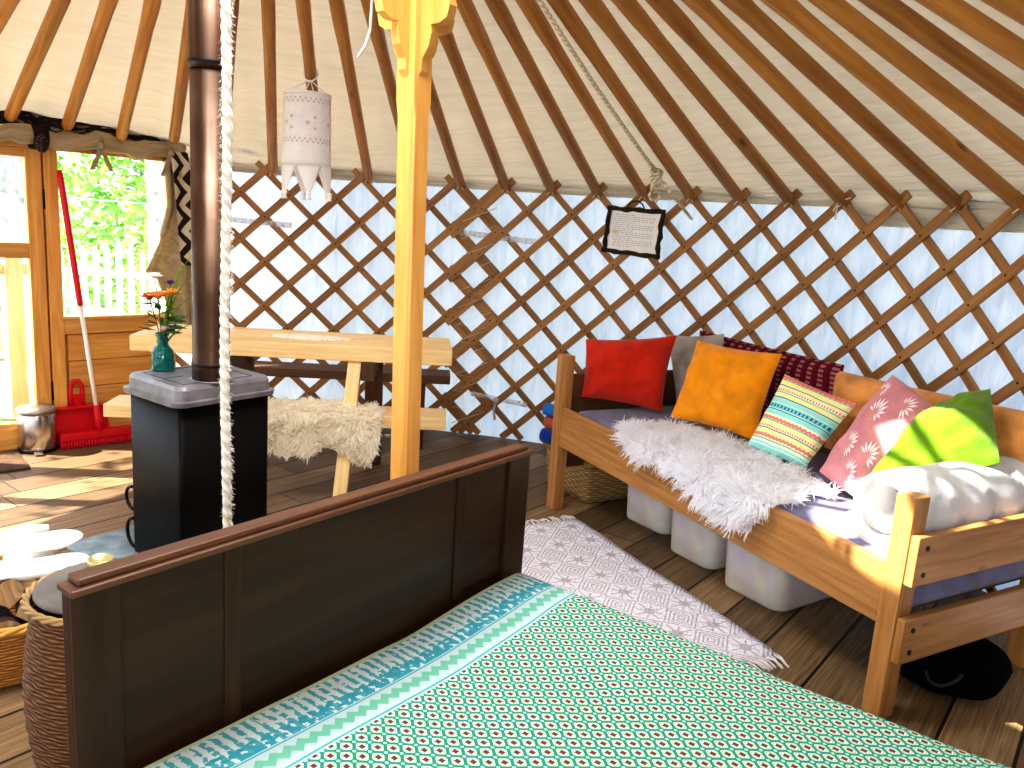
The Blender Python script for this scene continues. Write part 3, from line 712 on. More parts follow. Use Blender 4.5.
for nm, of, c1, c2, rr, npz, lab in FLO:
    hd = VC + V(of); t = thing(nm, lab, 'flower', VC + V((0, 0, .02)), 'flowers in the teal vase')
    b = MB(); b.tube([VC + V((of[0] * .08, of[1] * .08, .02)), VC + V((of[0] * .12, of[1] * .12, .12)), VC + V((of[0] * .6, of[1] * .6, of[2] * .75)), hd], .002, 6); b.build('stem', STEM, t, loc=VC)
    b = MB(); m_ = pt_(nm, c1)
    for ring, (tilt, sc_) in enumerate(((.25, 1.), (.7, .8), (1.15, .6))):
        for i in range(npz // 2):
            a = 2 * pi * (i + .5 * ring) / (npz // 2); dr = dirv(a); up = V((0, 0, 1)); l = rr * sc_
            tip = hd + (dr * cos(tilt) + up * sin(tilt)) * l; sd = V((-dr.y, dr.x, 0)) * l * .42; mid = hd + (dr * cos(tilt) + up * sin(tilt)) * l * .6
            b.quadpts([hd, mid - sd, tip, mid + sd], sm=True)
    b.build('petals', m_, t, loc=hd)
    b = MB(); b.sphere(hd + V((0, 0, .004)), (rr * .3, rr * .3, rr * .25), 8, 6); b.build('flower_centre', pt_('centre', c2), t, loc=hd)
GRASS = plain('grass_green', (110, 150, 50), .5)
t = thing('grass_spray', 'long green grass blades and leaves standing up from the teal vase', 'foliage', VC + V((0, 0, .02)))
def blade(b, pts, w_):
    for i in range(len(pts) - 1):
        q0, q1 = w_ * (1 - i / (len(pts) - 1)) + .0006, w_ * (1 - (i + 1) / (len(pts) - 1)) + .0004; s_ = V((.85, .5, 0))
        b.quadpts([pts[i] - s_ * q0, pts[i] + s_ * q0, pts[i + 1] + s_ * q1, pts[i + 1] - s_ * q1], sm=True)
for dx, dy, hh, bend in ((.09, .03, .42, .05), (.07, .02, .36, .12), (.12, .05, .3, .1), (.05, .06, .40, .02), (.15, .06, .24, .08), (.1, .0, .47, .03)):
    b = MB(); blade(b, [VC + V((dx * q * q + bend * q ** 3, dy * q, .06 + (hh - .06) * q - bend * .4 * q ** 4)) for q in [i / 8 for i in range(9)]], .0062); b.build('blade', GRASS, t, loc=VC)
r3 = random.Random(2); GL2 = plain('leaf_dark', (52, 96, 40), .5)
for _ in range(40):
    a = r3.uniform(0, 2 * pi); zz = r3.uniform(.15, .26); l = r3.uniform(.035, .085); o = VC + V((.015 * cos(a), .015 * sin(a), zz - .01)); e = o + V((cos(a) * l, sin(a) * l, r3.uniform(-.015, .03))); m_ = (o + e) / 2; s_ = V((-sin(a), cos(a), .3)) * l * .24
    b = MB(); b.quadpts([o, m_ - s_, e, m_ + s_]); b.build('leaf', GL2, t, loc=o)

# ------------------------------------------------------------------ bin, broom, dustpan, mat
BC = V((-2.476, 4.122, 0)); t = thing('pedal_bin', 'small shiny steel pedal bin beside the door', 'bin', BC)
b = MB(); b.lathe([(.088, .012), (.09, .02), (.092, .2), (.09, .205)], 32, BC); b.build('bin_body', CHROME, t, loc=BC)
b = MB(); b.lathe([(.093, .0), (.095, .004), (.095, .018), (.09, .02)], 32, BC); b.build('base_ring', IRON, t, loc=BC)
b = MB(); b.lathe([(.094, .204), (.096, .208), (.096, .222), (.09, .23), (.05, .238), (.0, .24)], 32, BC); b.build('bin_lid', plain('lid_steel', (150, 140, 130), .35, .9), t, loc=BC + V((0, 0, .2)))
b = MB(); pd = V((.5, -.86, 0)); q = BC + pd * .09; b.box(-.02, .02, -.0, .045, .008, .016, M=lambda p: q + V((.86, .5, 0)) * p.x + pd * p.y + V((0, 0, p.z))); b.build('pedal', CHROME, t, loc=q)
# broom
bt, bm_, bb_ = V((-2.345, 4.215, 1.45)), None, V((-2.235, 4.29, .085))
t = thing('broom', 'red push broom with red and white pole leaning beside the window', 'broom', (bb_.x, bb_.y, 0))
bt = dp(.57, 1.45, .06); bm_ = bb_.lerp(bt, .51)
b = MB(); b.tube([bb_, bm_], .011, 10); b.build('white_pole', plain('white_enamel', (236, 226, 220), .35), t, loc=bb_)
b = MB(); b.tube([bm_ - (bt - bb_).normalized() * .02, bm_, bt - (bt - bb_).normalized() * .04, bt], [.014, .0155, .0165, .012], 12); b.build('red_grip', RED, t, loc=bm_)
b = MB(); b.tube([bb_ + V((0, 0, -.02)), bb_.lerp(bt, .04), bb_.lerp(bt, .1)], [.024, .02, .014], 12); b.build('socket', RED, t, loc=bb_)
h0, h1 = V((-2.39, 4.165, .06)), V((-2.1, 4.43, .06)); b = MB(); b.beam(h0, h1, .07, .045); b.build('broom_head', RED, t, .008, loc=h0)
b = MB(); ax = (h1 - h0).normalized(); sd = V((-ax.y, ax.x, 0))
for i in range(27):
    for j in range(4):
        p = h0.lerp(h1, (i + .5) / 27) + sd * (-.028 + j * .0187); b.tube([p + V((0, 0, -.02)), p + sd * ((j - 1.5) * .008) + V((0, 0, -.058))], [.005, .0062], 5)
b.build('bristles', REDD, t, loc=h0)
# dustpan
pc = dp(.52, .0, .06); t = thing('dustpan', 'red long lipped dustpan standing against the boards behind the broom', 'dustpan', pc)
def pf(s, z, o): return dp(.52 + s, z, .004 + o * .8)
b = MB(); b.box(-.15, .15, .0, .008, .01, .21, M=lambda p: pf(p.x * (1 - .25 * (p.z - .01)), p.z, .06 - p.z * .2 + p.y))
b.box(-.15, -.142, .0, .05, .02, .2, M=lambda p: pf(p.x, p.z, .06 - p.z * .2 + p.y * (1 if p.z < .1 else .6))); b.box(.142, .15, .0, .05, .02, .2, M=lambda p: pf(p.x, p.z, .06 - p.z * .2 + p.y * (1 if p.z < .1 else .6)))
b.box(-.145, .145, .0, .06, .2, .21, M=lambda p: pf(p.x, p.z, .02 + p.y)); b.box(-.15, .15, .0, .014, .0, .012, M=lambda p: pf(p.x, p.z, .06 + p.y)); b.build('pan', RED, t, .004, loc=pc)
b = MB(); hd = [pf(-.0 + x_, z_, .025) for x_, z_ in ((-.03, .2), (-.033, .27), (-.028, .32), (-.01, .345), (.01, .345), (.026, .32), (.03, .27), (.028, .2))]
b.tube(hd, .012, 8); b.box(-.022, .022, 0, .01, .2, .27, M=lambda p: pf(p.x, p.z, .018 + p.y)); b.build('handle', RED, t, loc=hd[0])
b = MB(); m0 = V((-2.95, 3.55, 0)); c4 = [V((-2.327, 3.80, 0)), V((-2.56, 4.06, 0)), V((-2.95, 3.72, 0)), V((-2.72, 3.45, 0))]
b.hexa([p + V((0, 0, .001)) for p in c4] + [p + V((0, 0, .012)) for p in c4]); tag(b.build('door_mat', plain('brown_mat', (92, 66, 44), .95, var=.4, bump=.8, bscale=90), loc=c4[0]), 'brown doormat on the floor at the left edge by the door', 'mat')

# ------------------------------------------------------------------ picnic table
TX, TY, TA = -1.7627, 3.669, .11
TU, TV = dirv(TA), dirv(TA + pi / 2)
def tp(a, c_, z): return V((TX, TY, 0)) + TU * a + TV * c_ + V((0, 0, z))
def tbox(name, a0, a1, c0, c1, z0, z1, mat, parent, bevel=.004):
    b = MB(); b.hexa([tp(a0, c0, z0), tp(a1, c0, z0), tp(a1, c1, z0), tp(a0, c1, z0), tp(a0, c0, z1), tp(a1, c0, z1), tp(a1, c1, z1), tp(a0, c1, z1)]); return b.build(name, mat, parent, bevel, loc=tp(a0, c0, z0))
t = thing('picnic_table', 'chunky pale pine plank table with attached seat, in front of the lattice', 'table', tp(.74, .2, 0))
for i in range(3): tbox('top_plank', 0 + .004 * i, 1.479 - .003 * i, i * .142, i * .142 + .134, .652, .726, YELLOW, t, .006)
tbox('seat', -.077, 1.461, -.124, .076, .366, .426, YELLOW, t)
for a in (.36, 1.02):
    b = MB(); b.beam(tp(a, .05, .65), tp(a - .035, -.2, 0.012), .065, .062, TU); b.build('leg', YELLOW, t, .003, loc=tp(a, -.2, 0))
    b = MB(); b.beam(tp(a + .07, .36, .65), tp(a + .07, .48, 0.012), .065, .09, TU); b.build('leg', DULLW, t, .003, loc=tp(a, .5, 0))
    tbox('crosspiece', a + .035, a + .095, .0, .42, .56, .65, DULLW, t); tbox('crosspiece', a + .035, a + .09, -.11, .46, .29, .365, DULLW, t)
t = thing('plank_bench', 'dark plank bench standing behind the picnic table against the lattice', 'bench', tp(.85, .95, 0))
tbox('seat', .15, 1.5, .78, .98, .40, .45, DULLW, t)
for a in (.3, 1.3): tbox('leg', a, a + .06, .8, .96, .0, .4, DULLW, t)
# doily
DO = Mat('cream_lace', .95); vv = DO.voro(DO.uv(), 60); DO.color(DO.mix(vv.lt(.28), (250, 244, 226), (214, 176, 120))); DO = DO.m
b = MB(); dc = tp(.80, .2, .7272)
b.grid(lambda a, c_: dc + (TU * cos(2 * pi * a) * .19 + TV * sin(2 * pi * a) * .085) * c_ * (1 + .06 * sin(2 * pi * a * 13) * c_), 52, 5, lambda a, c_: (cos(2 * pi * a) * .19 * c_, sin(2 * pi * a) * .085 * c_)); tag(b.build('lace_doily', DO, loc=dc, solid=.002), 'cream lace mat lying on the picnic table top', 'table mat')

# ------------------------------------------------------------------ fleeces
def inpoly(p, poly):
    r_ = False; j = len(poly) - 1
    for i in range(len(poly)):
        (xi, yi), (xj, yj) = poly[i], poly[j]
        if (yi > p[1]) != (yj > p[1]) and p[0] < (xj - xi) * (p[1] - yi) / (yj - yi) + xi: r_ = not r_
        j = i
    return r_
def fleece(t, poly, surf, n, L, w_, curl, mats, seed, lean=(0, 0)):
    r_ = random.Random(seed); xs = [p[0] for p in poly]; ys = [p[1] for p in poly]; b = MB()
    # hide: fine grid cells inside the outline
    st = .022; hb = MB()
    for i in range(int((max(xs) - min(xs)) / st) + 1):
        for j in range(int((max(ys) - min(ys)) / st) + 1):
            x, y = min(xs) + i * st, min(ys) + j * st
            if inpoly((x + st / 2, y + st / 2), poly): hb.quadpts([surf(x, y)[0], surf(x + st, y)[0], surf(x + st, y + st)[0], surf(x, y + st)[0]], sm=True)
    hb.build('hide', mats[0], t, loc=t.location)
    k = 0
    while k < n:
        x, y = r_.uniform(min(xs), max(xs)), r_.uniform(min(ys), max(ys))
        if not inpoly((x, y), poly): continue
        k += 1; p, nr = surf(x, y)
        cl = mn.noise_vector(V((x * 14, y * 14, seed))) 
        tang = V((cl.x, cl.y, cl.z)); tang -= nr * tang.dot(nr)
        d_ = (nr * .75 + tang * 1.6 * curl + V((r_.gauss(0, .3), r_.gauss(0, .3), r_.gauss(0, .3)))).normalized()
        l = L * r_.uniform(.6, 1.15); s_ = d_.cross(V((r_.gauss(0, 1), r_.gauss(0, 1), r_.gauss(0, 1)))).normalized() * w_
        p1 = p + d_ * l * .5; d2 = (d_ + tang * 1.3 + V((lean[0], lean[1], -.75))).normalized(); p2 = p1 + d2 * l * .5
        bi = len(b.v); b.v += [tuple(q) for q in (p - s_, p + s_, p1 + s_ * .9, p1 - s_ * .9, p2 + s_ * .25, p2 - s_ * .25)]
        b.face((bi, bi + 1, bi + 2, bi + 3), None, 0, True); b.face((bi + 3, bi + 2, bi + 4, bi + 5), None, 0, True)
    b.build('wool', mats[1], t, loc=t.location)
def woolmat(nm, c, d): 
    M = Mat(nm, .9, spec=.1); n_ = M.noise(M.geo(), 45, 3); M.color(M.ramp(n_, [(.3, d), (.6, c)])); M.b.inputs['Sheen Weight'].default_value = .5; M.translucent(c, .5); return M.m
CREAMW = woolmat('cream_wool', (255, 251, 240), (252, 240, 214)); WHITEW = woolmat('white_wool', (253, 253, 255), (236, 237, 244))
t = thing('cream_sheepskin', 'cream curly sheepskin draped over the picnic table seat', 'sheepskin', tp(.9, -.03, .43))
def seat_s(x, y):      # x along the seat, y > 0 on top, y < 0 hanging
    if y >= 0: return tp(x, -.128 + y, .432 + .008 * sin(x * 9)), V((0, 0, 1)) * .9 - TV * .35
    return tp(x, -.134 - .02 * sin(-y * 9), .432 + y), -TV
fleece(t, [(.52, .18), (.8, .165), (.98, .175), (1.14, .16), (1.165, .06), (1.155, -.1), (1.12, -.24), (1.06, -.25), (.99, -.17), (.9, -.165), (.83, -.21), (.7, -.2), (.6, -.17), (.5, -.19)], seat_s, 9000, .038, .0032, .8, (CREAMW, CREAMW), 3)

# ------------------------------------------------------------------ baskets and firewood
def wicker(name, dark, light, sc_=1.):
    M = Mat(name, .55, spec=.4); x, y, z = M.xyz(M.uv()); a = x / (.022 * sc_); r_ = (y / (.009 * sc_)); par = (r_.fl() * .5).fr() * 2
    wv = ((a * pi + par * pi).sin()) * .5 + .5; rr = ((r_.fr() - .5).abs() * 2); hgt = (1 - rr * rr) * (wv * .7 + .3)
    n_ = M.noise(M.uv(), 40, 2); M.color(M.mix((hgt * .8 + n_ * .3).clamp(), dark, light)); M.bump(hgt, 1., .006 * sc_); return M.m
WICK = wicker('brown_wicker', (44, 24, 12), (146, 96, 54)); WICKL = wicker('pale_wicker', (120, 84, 44), (226, 190, 132), 1.6); WICKO = wicker('golden_wicker', (110, 62, 18), (210, 142, 62))
def plait(b, c, r_, z, n=3, th=.006, am=.006):
    for k in range(n):
        b.tube([(c[0] + (r_ + am * cos(i * .9 + k * 2.1)) * cos(2 * pi * i / 72), c[1] + (r_ + am * cos(i * .9 + k * 2.1)) * sin(2 * pi * i / 72), z + am * sin(i * .9 + k * 2.1)) for i in range(73)], th, 6, False)
LBc = V((-.865, 1.655, 0)); t = thing('tall_wicker_basket', 'tall brown wicker laundry basket beside the bed footboard', 'basket', LBc)
b = MB(); prof = [(.10, 0.0), (.125, .02), (.148, .12), (.16, .22), (.163, .30), (.155, .39), (.143, .47), (.146, .495)]
def wv(rz, n=72):
    out = []
    for r_, z in rz: out.append((r_, z))
    return out
def basket_body(b, prof, c, rows, n=96, amp=.004):
    import bisect
    zs = [p[1] for p in prof]
    def rad(z):
        i = max(1, min(len(prof) - 1, bisect.bisect_left(zs, z))); (r0, z0), (r1_, z1) = prof[i - 1], prof[i]; q = (z - z0) / (z1 - z0) if z1 > z0 else 0; return r0 + (r1_ - r0) * q
    z0, z1 = zs[0], zs[-1]
    def f(a, c_):
        z = z0 + (z1 - z0) * c_; row = c_ * rows; r_ = rad(z) + amp * .7 * sin(a * 2 * pi * 18 + pi * int(row)) * (1 - abs((row % 1) - .5) * 1.2) ; return (c[0] + r_ * cos(2 * pi * a), c[1] + r_ * sin(2 * pi * a), z)
    b.grid(f, n, rows * 3, lambda a, c_: (a * 1.0, c_ * (z1 - z0)))
basket_body(b, prof, LBc, 26); b.build('woven_body', WICK, t, loc=LBc)
b = MB(); plait(b, LBc, .15, .502, 3, .0045, .005); b.build('woven_rim', plain('pale_cane', (196, 158, 104), .5, var=.3), t, loc=LBc)
b = MB(); b.lathe([(.0, .508), (.13, .508), (.136, .511), (.136, .517), (.128, .52), (.0, .52)], 40, LBc); b.build('basket_lid', plain('grey_board', (116, 108, 102), .6, var=.25), t, loc=LBc + V((0, 0, .51)))
tc = V((-.912, 1.735, .5205)); b = MB(); b.lathe([(.0, .0), (.026, .0), (.028, .003), (.028, .018), (.025, .02), (.023, .012), (.0, .011)], 28, tc)
tag(b.build('small_tin', plain('pale_brass', (196, 186, 132), .35, .6), loc=tc), 'small round brass coloured tin on the tall basket lid', 'tin')
KB = V((-1.44, 2.20, 0)); t = thing('log_basket', 'low round wicker basket full of firewood at the left edge', 'basket', KB)
b = MB(); prof = [(.2, .0), (.235, .02), (.255, .1), (.26, .17), (.258, .185)]; basket_body(b, prof, KB, 12, 120)
b.lathe([(.0, .012), (.2, .012)], 40, KB); b.build('woven_body', WICKO, t, loc=KB)
b = MB(); plait(b, KB, .258, .19, 3, .007, .007); b.build('woven_rim', plain('golden_cane', (226, 168, 84), .5, var=.3), t, loc=KB)
LOGE = Mat('split_log', .8); f = LOGE.noise(LOGE.uv(), 5, 4, (1, 14, 1)); LOGE.color(LOGE.ramp(f, [(.3, (142, 104, 66)), (.7, (206, 170, 124))])); LOGE.bump(f, .5, .006); LOGE = LOGE.m
DKB = plain('log_bark', (74, 54, 40), .9, var=.4, bump=.9, bscale=40)
lg = [((-1.275, 2.085, .20), (-1.45, 2.36, .17), .055, 'split log with pale end at the near side of the log basket, left most'),
      ((-1.255, 2.225, .268), (-1.46, 2.40, .215), .034, 'pale squared log on top of the firewood beside the tall basket'),
      ((-1.295, 2.135, .26), (-1.56, 2.10, .22), .034, 'small split log lying crosswise on the firewood'),
      ((-1.24, 2.25, .215), (-1.4, 2.4, .17), .03, 'narrow log end at the right of the firewood, below the glove'),
      ((-1.34, 2.06, .255), (-1.6, 2.2, .22), .045, 'bark covered log behind the front split log'),
      ((-1.33, 2.02, .15), (-1.58, 2.26, .13), .05, 'log deep in the basket by its front rim'),
      ((-1.36, 2.33, .10), (-1.5, 2.38, .10), .04, 'log lying at the bottom of the basket')]
for a, c_, r_, lab in lg:
    b = MB(); a, c_ = V(a), V(c_); d_ = (c_ - a).normalized(); s_ = d_.cross(V((0, 0, 1))).normalized(); u_ = s_.cross(d_)
    ol = [(cos(q) * (1 if i % 2 else .93), sin(q)) for i, q in enumerate([k * pi / 7 for k in range(8)])] + [(-.6, -.35), (.0, -.75), (.7, -.4)]
    t = thing('firewood_log', lab, 'log', a, 'logs in the low basket'); n = len(ol)
    for p in (a, c_):
        for x, y in ol: b.v.append(tuple(p + s_ * x * r_ + u_ * y * r_))
    L_ = (c_ - a).length
    for k in range(n):
        k2 = (k + 1) % n; bk = 1 if k < 7 and r_ > .04 else 0; b.face((k, k2, n + k2, n + k), [(0, k * .03), (0, k * .03 + .03), (L_, k * .03 + .03), (L_, k * .03)], bk)
    b.face(range(n)[::-1], [(x * .05, y * .05) for x, y in ol]); b.face(range(n, 2 * n), [(x * .05, y * .05) for x, y in ol]); b.build('log_wood', [LOGE, DKB], t, loc=a)
GLV = cloth('white_glove', (250, 247, 243), .9, wr=.12, dark=.93)
for nm, p0, p1, z_, lab in (('stove_glove', (-1.60, 1.985, .305), (-1.20, 2.225, .30), 0, 'white stove glove lying on the firewood, nearer one'), ('stove_glove', (-1.67, 2.08, .345), (-1.262, 2.305, .335), 0, 'white stove glove lying on the firewood, further one')):
    b = MB(); p0, p1 = V(p0), V(p1); n = 14; ax = (p1 - p0).normalized(); sd = V((-ax.y, ax.x, 0))
    def gf(a, c_):
        q = .5 - .5 * cos(pi * c_); t_ = 2 * pi * a; en_ = sqrt(max(1e-5, 1 - max(0, (q - .82) / .18) ** 2)) * sqrt(max(1e-5, 1 - max(0, (.06 - q) / .06) ** 2))
        w_ = (.062 + .012 * cos(q * 5)) * en_; h_ = .03 * en_ * (1 - .3 * q)
        return p0.lerp(p1, q) + sd * cos(t_) * w_ + V((0, 0, h_ * sin(t_) + .006 * sin(q * 7)))
    b.grid(gf, 20, 24, sm=True); b.tube([p0.lerp(p1, .55) + sd * .05, p0.lerp(p1, .68) + sd * .085, p0.lerp(p1, .8) + sd * .095], [.024, .022, .014], 10)
    tag(b.build(nm, GLV, loc=p0), lab, 'glove', 'stove gloves')

# ------------------------------------------------------------------ bed
BF = V((.0674, 2.1201, 0)); BU = dirv(.9305); BV = V((BU.y, -BU.x, 0)); BL, BZ, MZ = 1.2196, .7633, .406
def bd(s, t_, z): return BF + BU * s + BV * t_ + V((0, 0, z))
def bbox(b, s0, s1, t0, t1, z0, z1, mi=0): b.hexa([bd(s0, t0, z0), bd(s1, t0, z0), bd(s1, t1, z0), bd(s0, t1, z0), bd(s0, t0, z1), bd(s1, t0, z1), bd(s1, t1, z1), bd(s0, t1, z1)], mi)
t = thing('bed', 'dark brown wooden bed with panelled footboard', 'bed', bd(-.6, .9, 0))
b = MB(); bbox(b, -BL + .017, .008, -.044, -.018, .06, .742); b.build('footboard', DARKW, t, .003, loc=bd(-.6, 0, .1))
for s0, s1, tt in ((-1.203, -1.125, -.009), (-.082, .006, -.009), (-.285, -.255, -.013), (-.93, -.895, -.0145)):
    b = MB(); bbox(b, s0, s1, -.02, tt, .05, .742); b.build('stile', DARKW, t, .002, loc=bd(s0, 0, .4))
b = MB(); bbox(b, -BL + .014, .012, -.052, .0, .742, .754); bbox(b, -BL + .03, -.002, -.05, -.012, .754, .7655); b.build('cap_moulding', CAPW, t, .003, loc=bd(-.6, 0, .75))
for s in (-BL + .003, -.05):
    b = MB(); bbox(b, s, s + .055, -.05, -.005, 0, .1); b.build('leg', DARKW, t, .003, loc=bd(s, 0, 0))
    b = MB(); bbox(b, s, s + .055, 1.94, 1.985, 0, .95); b.build('headboard_post', DARKW, t, .003, loc=bd(s, 1.95, 0))
b = MB(); bbox(b, -BL + .05, -.03, 1.95, 1.975, .3, .9); b.build('headboard', DARKW, t, .003, loc=bd(-.6, 1.95, .3))
for s in (-BL + .003, -.025):
    b = MB(); bbox(b, s, s + .025, -.01, 1.95, .14, .27); b.build('side_rail', DARKW, t, .003, loc=bd(s, 1, .2))
b = MB(); loft(b, [(rrect(-1.17, -.05, .015, 1.9, .06), z) for z in (.2, .375)], bd, sm=False)
tag(b.build('mattress', plain('white_ticking', (225, 222, 215), .9), loc=bd(-.6, 1, .2)), 'white mattress hidden beneath the patterned bedspread', 'mattress')
M = Mat('teal_print', .85, spec=.15); u_, v_, w_ = M.xyz(M.uv())
def tri(x): return ((x.fr() - .5).abs())
# body: tiled pointed diamonds round red brown squares
pu, pv = u_ / .037, v_ / .043
a1, b1 = (pu.fr() - .5).abs(), (pv.fr() - .5).abs(); a2, b2 = ((pu + .5).fr() - .5).abs(), ((pv + .5).fr() - .5).abs()
r1_ = (a1 + b1) * 2; r2_ = (a2 + b2) * 2; r_ = r1_.min(r2_); mxx = (r1_.lt(r2_) * a1 + r2_.lt(r1_) * a2); mny = (r1_.lt(r2_) * b1 + r2_.lt(r1_) * b2)
hexd = r_.max(mxx * 2.6).max(mny * 2.3)
body = M.mix(hexd.lt(.76), (40, 138, 120), (212, 228, 208))
body = M.mix((mxx.max(mny * 1.)).lt(.13), body, (112, 60, 52))
body = M.mix(hexd.band(.54, .61), body, (60, 156, 138))
c1 = (a1 + (.5 - b1)).min((.5 - a1) + b1); body = M.mix(c1.lt(.12), body, (160, 216, 196))
# border near the foot: ikat dashes, bands, zigzag
e = v_
ik = M.noise(M.uv(), 60, 3); dash = ((u_ / .022 + ik * .9).fr()).lt(.5); 
bord = M.mix(dash.max(ik.gt(.56)), (84, 168, 182), (206, 220, 222)); 
bord = M.mix((e + ik * .05).gt(.105) * (ik.gt(.47)), bord, (62, 156, 174)); bord = M.mix(e.gt(.115), bord, (184, 203, 203))
zig = ((u_ / .03).fr() - .5).abs() * .03; bord = M.mix((e + zig).band(.145, .168), bord, (112, 184, 158)); bord = M.mix(e.band(.182, .187), bord, (70, 170, 170)); bord = M.mix(e.band(.118, .122), bord, (70, 170, 180)); bord = M.mix(e.lt(.012), bord, (190, 200, 170))
col = M.mix(e.lt(.192), body, bord)
# border along the far head end
M.color(col); M.bump(M.noise(M.uv(), 7, 2) * 1. + M.noise(M.uv(), 500, 1) * .03, .25, .03)
b = MB()
LEN = 1.85
def cover(a, c_):
    # a along width (0 = left drop, 1 = right drop), c_ along length
    tt = .006 + c_ * LEN; ss = -1.54 + a * 1.86
    lo, hi = -1.2, -.02; z = MZ; s_ = ss; eg = .014 - .026 * max(0, min(1, (-.12 - ss) / .35)) + .006 * max(0, min(1, (-.6 - ss) / .5))
    if ss > hi - .03:
        q = (ss - hi + .03); s_ = hi - .03 + .05 * sin(min(q / .05, pi / 2)); z = MZ - .05 * (1 - cos(min(q / .05, pi / 2))) - max(0, q - .0785)
    elif ss < lo + .03:
        q = (lo + .03 - ss); s_ = lo + .03 - .05 * sin(min(q / .05, pi / 2)); z = MZ - .05 * (1 - cos(min(q / .05, pi / 2))) - max(0, q - .0785)
    if tt < .06: z += eg - .004 * (1 - tt / .06) ** 2
    z += eg * max(0, min(1, (.5 - tt) / .44)) * (tt >= .06) + .007 * sin(ss * 5 + tt * 3) * sin(tt * 4) + .004 * mn.noise(V((ss * 6, tt * 6, 0)))
    return bd(s_, tt, max(z, .12))
b.grid(cover, 90, 80, lambda a, c_: (a * 1.86, .0 + c_ * LEN))
tag(b.build('bedspread', M.m, loc=bd(-.6, .9, MZ)), 'teal green and cream diamond patterned bedspread covering the bed', 'bedspread')

# ------------------------------------------------------------------ rug
RA, RBp = V((.348, 3.612, 0)), V((.961, 2.464, 0)); ru = (RBp - RA).normalized(); rw = V((ru.y, -ru.x, 0)); 
if rw.x > 0: rw = -rw
M = Mat('grey_white_rug', .95, spec=.05); u_, v_, w_ = M.xyz(M.uv())
cu, cv = u_ / .16, v_ / .16; fu, fv = ((cu.fr() - .5).abs()), ((cv.fr() - .5).abs()); dd = fu + fv; ang = (fu * fv)
star = dd.lt(.17).max((fu - fv).abs().lt(.03) * dd.lt(.42)).max(fu.min(fv).lt(.02) * dd.lt(.4)).max(((dd * 8).fr().lt(.4)) * dd.gt(.5))
nz = M.noise(M.uv(), 130, 2, (1, 1, 1)); nz2 = M.voro(M.uv(), 55)
M.color(M.mix((star * .62 + (nz2 * 3).fr().lt(.4) * .45 + nz * .3 - .1).clamp(), (246, 244, 252), (168, 160, 170))); M.bump(nz2, .6, .006)
RLn = 1.27
t = thing('woven_rug', 'grey and white patterned flat rug with fringed ends between the beds', 'rug', RA + ru * .6 + rw * .3)
def rug(a, c_): return RA + ru * (a * RLn) + rw * (c_ * .62) + V((0, 0, .006 + .003 * sin(a * 11 + c_ * 4) + .002))
b = MB(); b.grid(rug, 40, 20, lambda a, c_: (a * RLn, c_ * .62)); b.build('rug_weave', M.m, t, loc=t.location, solid=.006)
FR = plain('fringe_cotton', (226, 220, 220), .9)
for e, sg in ((0, -1), (1, 1)):
    b = MB()
    for i in range(46):
        p = rug(e, (i + .5) / 46); q = p + ru * sg * rnd.uniform(.045, .075) + rw * rnd.uniform(-.02, .02); b.tube([p, (p + q) / 2 + V((0, 0, .004)), q + V((0, 0, -.004))], [.0035, .0035, .0045], 5)
    b.build('fringe', FR, t, loc=rug(e, .5))

# ------------------------------------------------------------------ day bed
P0 = V((1.1346, 2.1522, 0)); QU, QV = dirv(-1.0542), dirv(-1.0542 + pi / 2)
def q_(s, t_, z): return P0 + QU * s + QV * t_ + V((0, 0, z))
def zr(s): return -.0226 * s
def qbox(name, s0, s1, t0, t1, z0, z1, mat, parent, bevel=.005, tilt=False):
    b = MB(); k = (lambda s: zr(s)) if tilt else (lambda s: 0)
    b.hexa([q_(s0, t0, z0 + k(s0)), q_(s1, t0, z0 + k(s1)), q_(s1, t1, z0 + k(s1)), q_(s0, t1, z0 + k(s0)), q_(s0, t0, z1 + k(s0)), q_(s1, t0, z1 + k(s1)), q_(s1, t1, z1 + k(s1)), q_(s0, t1, z1 + k(s0))]); return b.build(name, mat, parent, bevel, loc=q_(s0, t0, z0))
t = thing('day_bed', 'sturdy pine day bed with square corner posts along the lattice wall', 'day bed', q_(-.94, .4, 0))
DW = .80
qbox('post', -.062, 0, 0, .067, 0, .682, BENCHW, t); qbox('post', -1.882, -1.818, 0, .06, 0, .756, BENCHW, t)
qbox('post', -.062, 0, DW - .067, DW, 0, .682, BENCHW, t); qbox('post', -1.877, -1.79, DW - .067, DW, 0, .756, BENCHW, t)
qbox('front_rail', -1.818, -.062, .006, .034, .279, .469, BENCHW, t, .005, True)
qbox('back_rail', -1.79, -.062, DW + .001, DW + .028, .279, .74, BENCHW, t, .005, True)
for z0, z1 in ((.4265, .5758), (.1885, .3271)):
    u = qbox('end_rail', .0, .028, .004, DW - .0, z0, z1, BENCHW, t)
    for tt in (.045, DW - .04):
        for zz in (z0 + .035, z1 - .035):
            b = MB(); b.tube([q_(.026, tt, zz), q_(.031, tt, zz)], .008, 8); b.build('screw', IRON, u, loc=q_(.026, tt, zz))
for z0, z1 in ((.44, .66), (.2, .34)): qbox('end_rail', -1.876, -1.85, .06, DW - .06, z0, z1, DULLW, t)
for i in range(9): s = -1.7 + i * .2; qbox('slat', s, s + .08, .034, DW - .034, .325, .343, DULLW, t, .002, True)
MG = cloth('grey_mattress', (114, 114, 146), .8, wr=.3, wscale=9)
b = MB(); loft(b, [(rrect(-1.755, -.005, .036, DW - .036, .03), z) for z in (.345, .36, .455)] + [(rrect(-1.745, -.012, .045, DW - .045, .03), .468), (rrect(-1.70, -.05, .09, DW - .09, .03), .474)], lambda x, y, z: q_(x, y, z + zr(x)), sm=True)
tag(b.build('day_bed_mattress', MG, loc=q_(-.9, .4, .4)), 'thin grey mattress lying on the day bed', 'mattress')

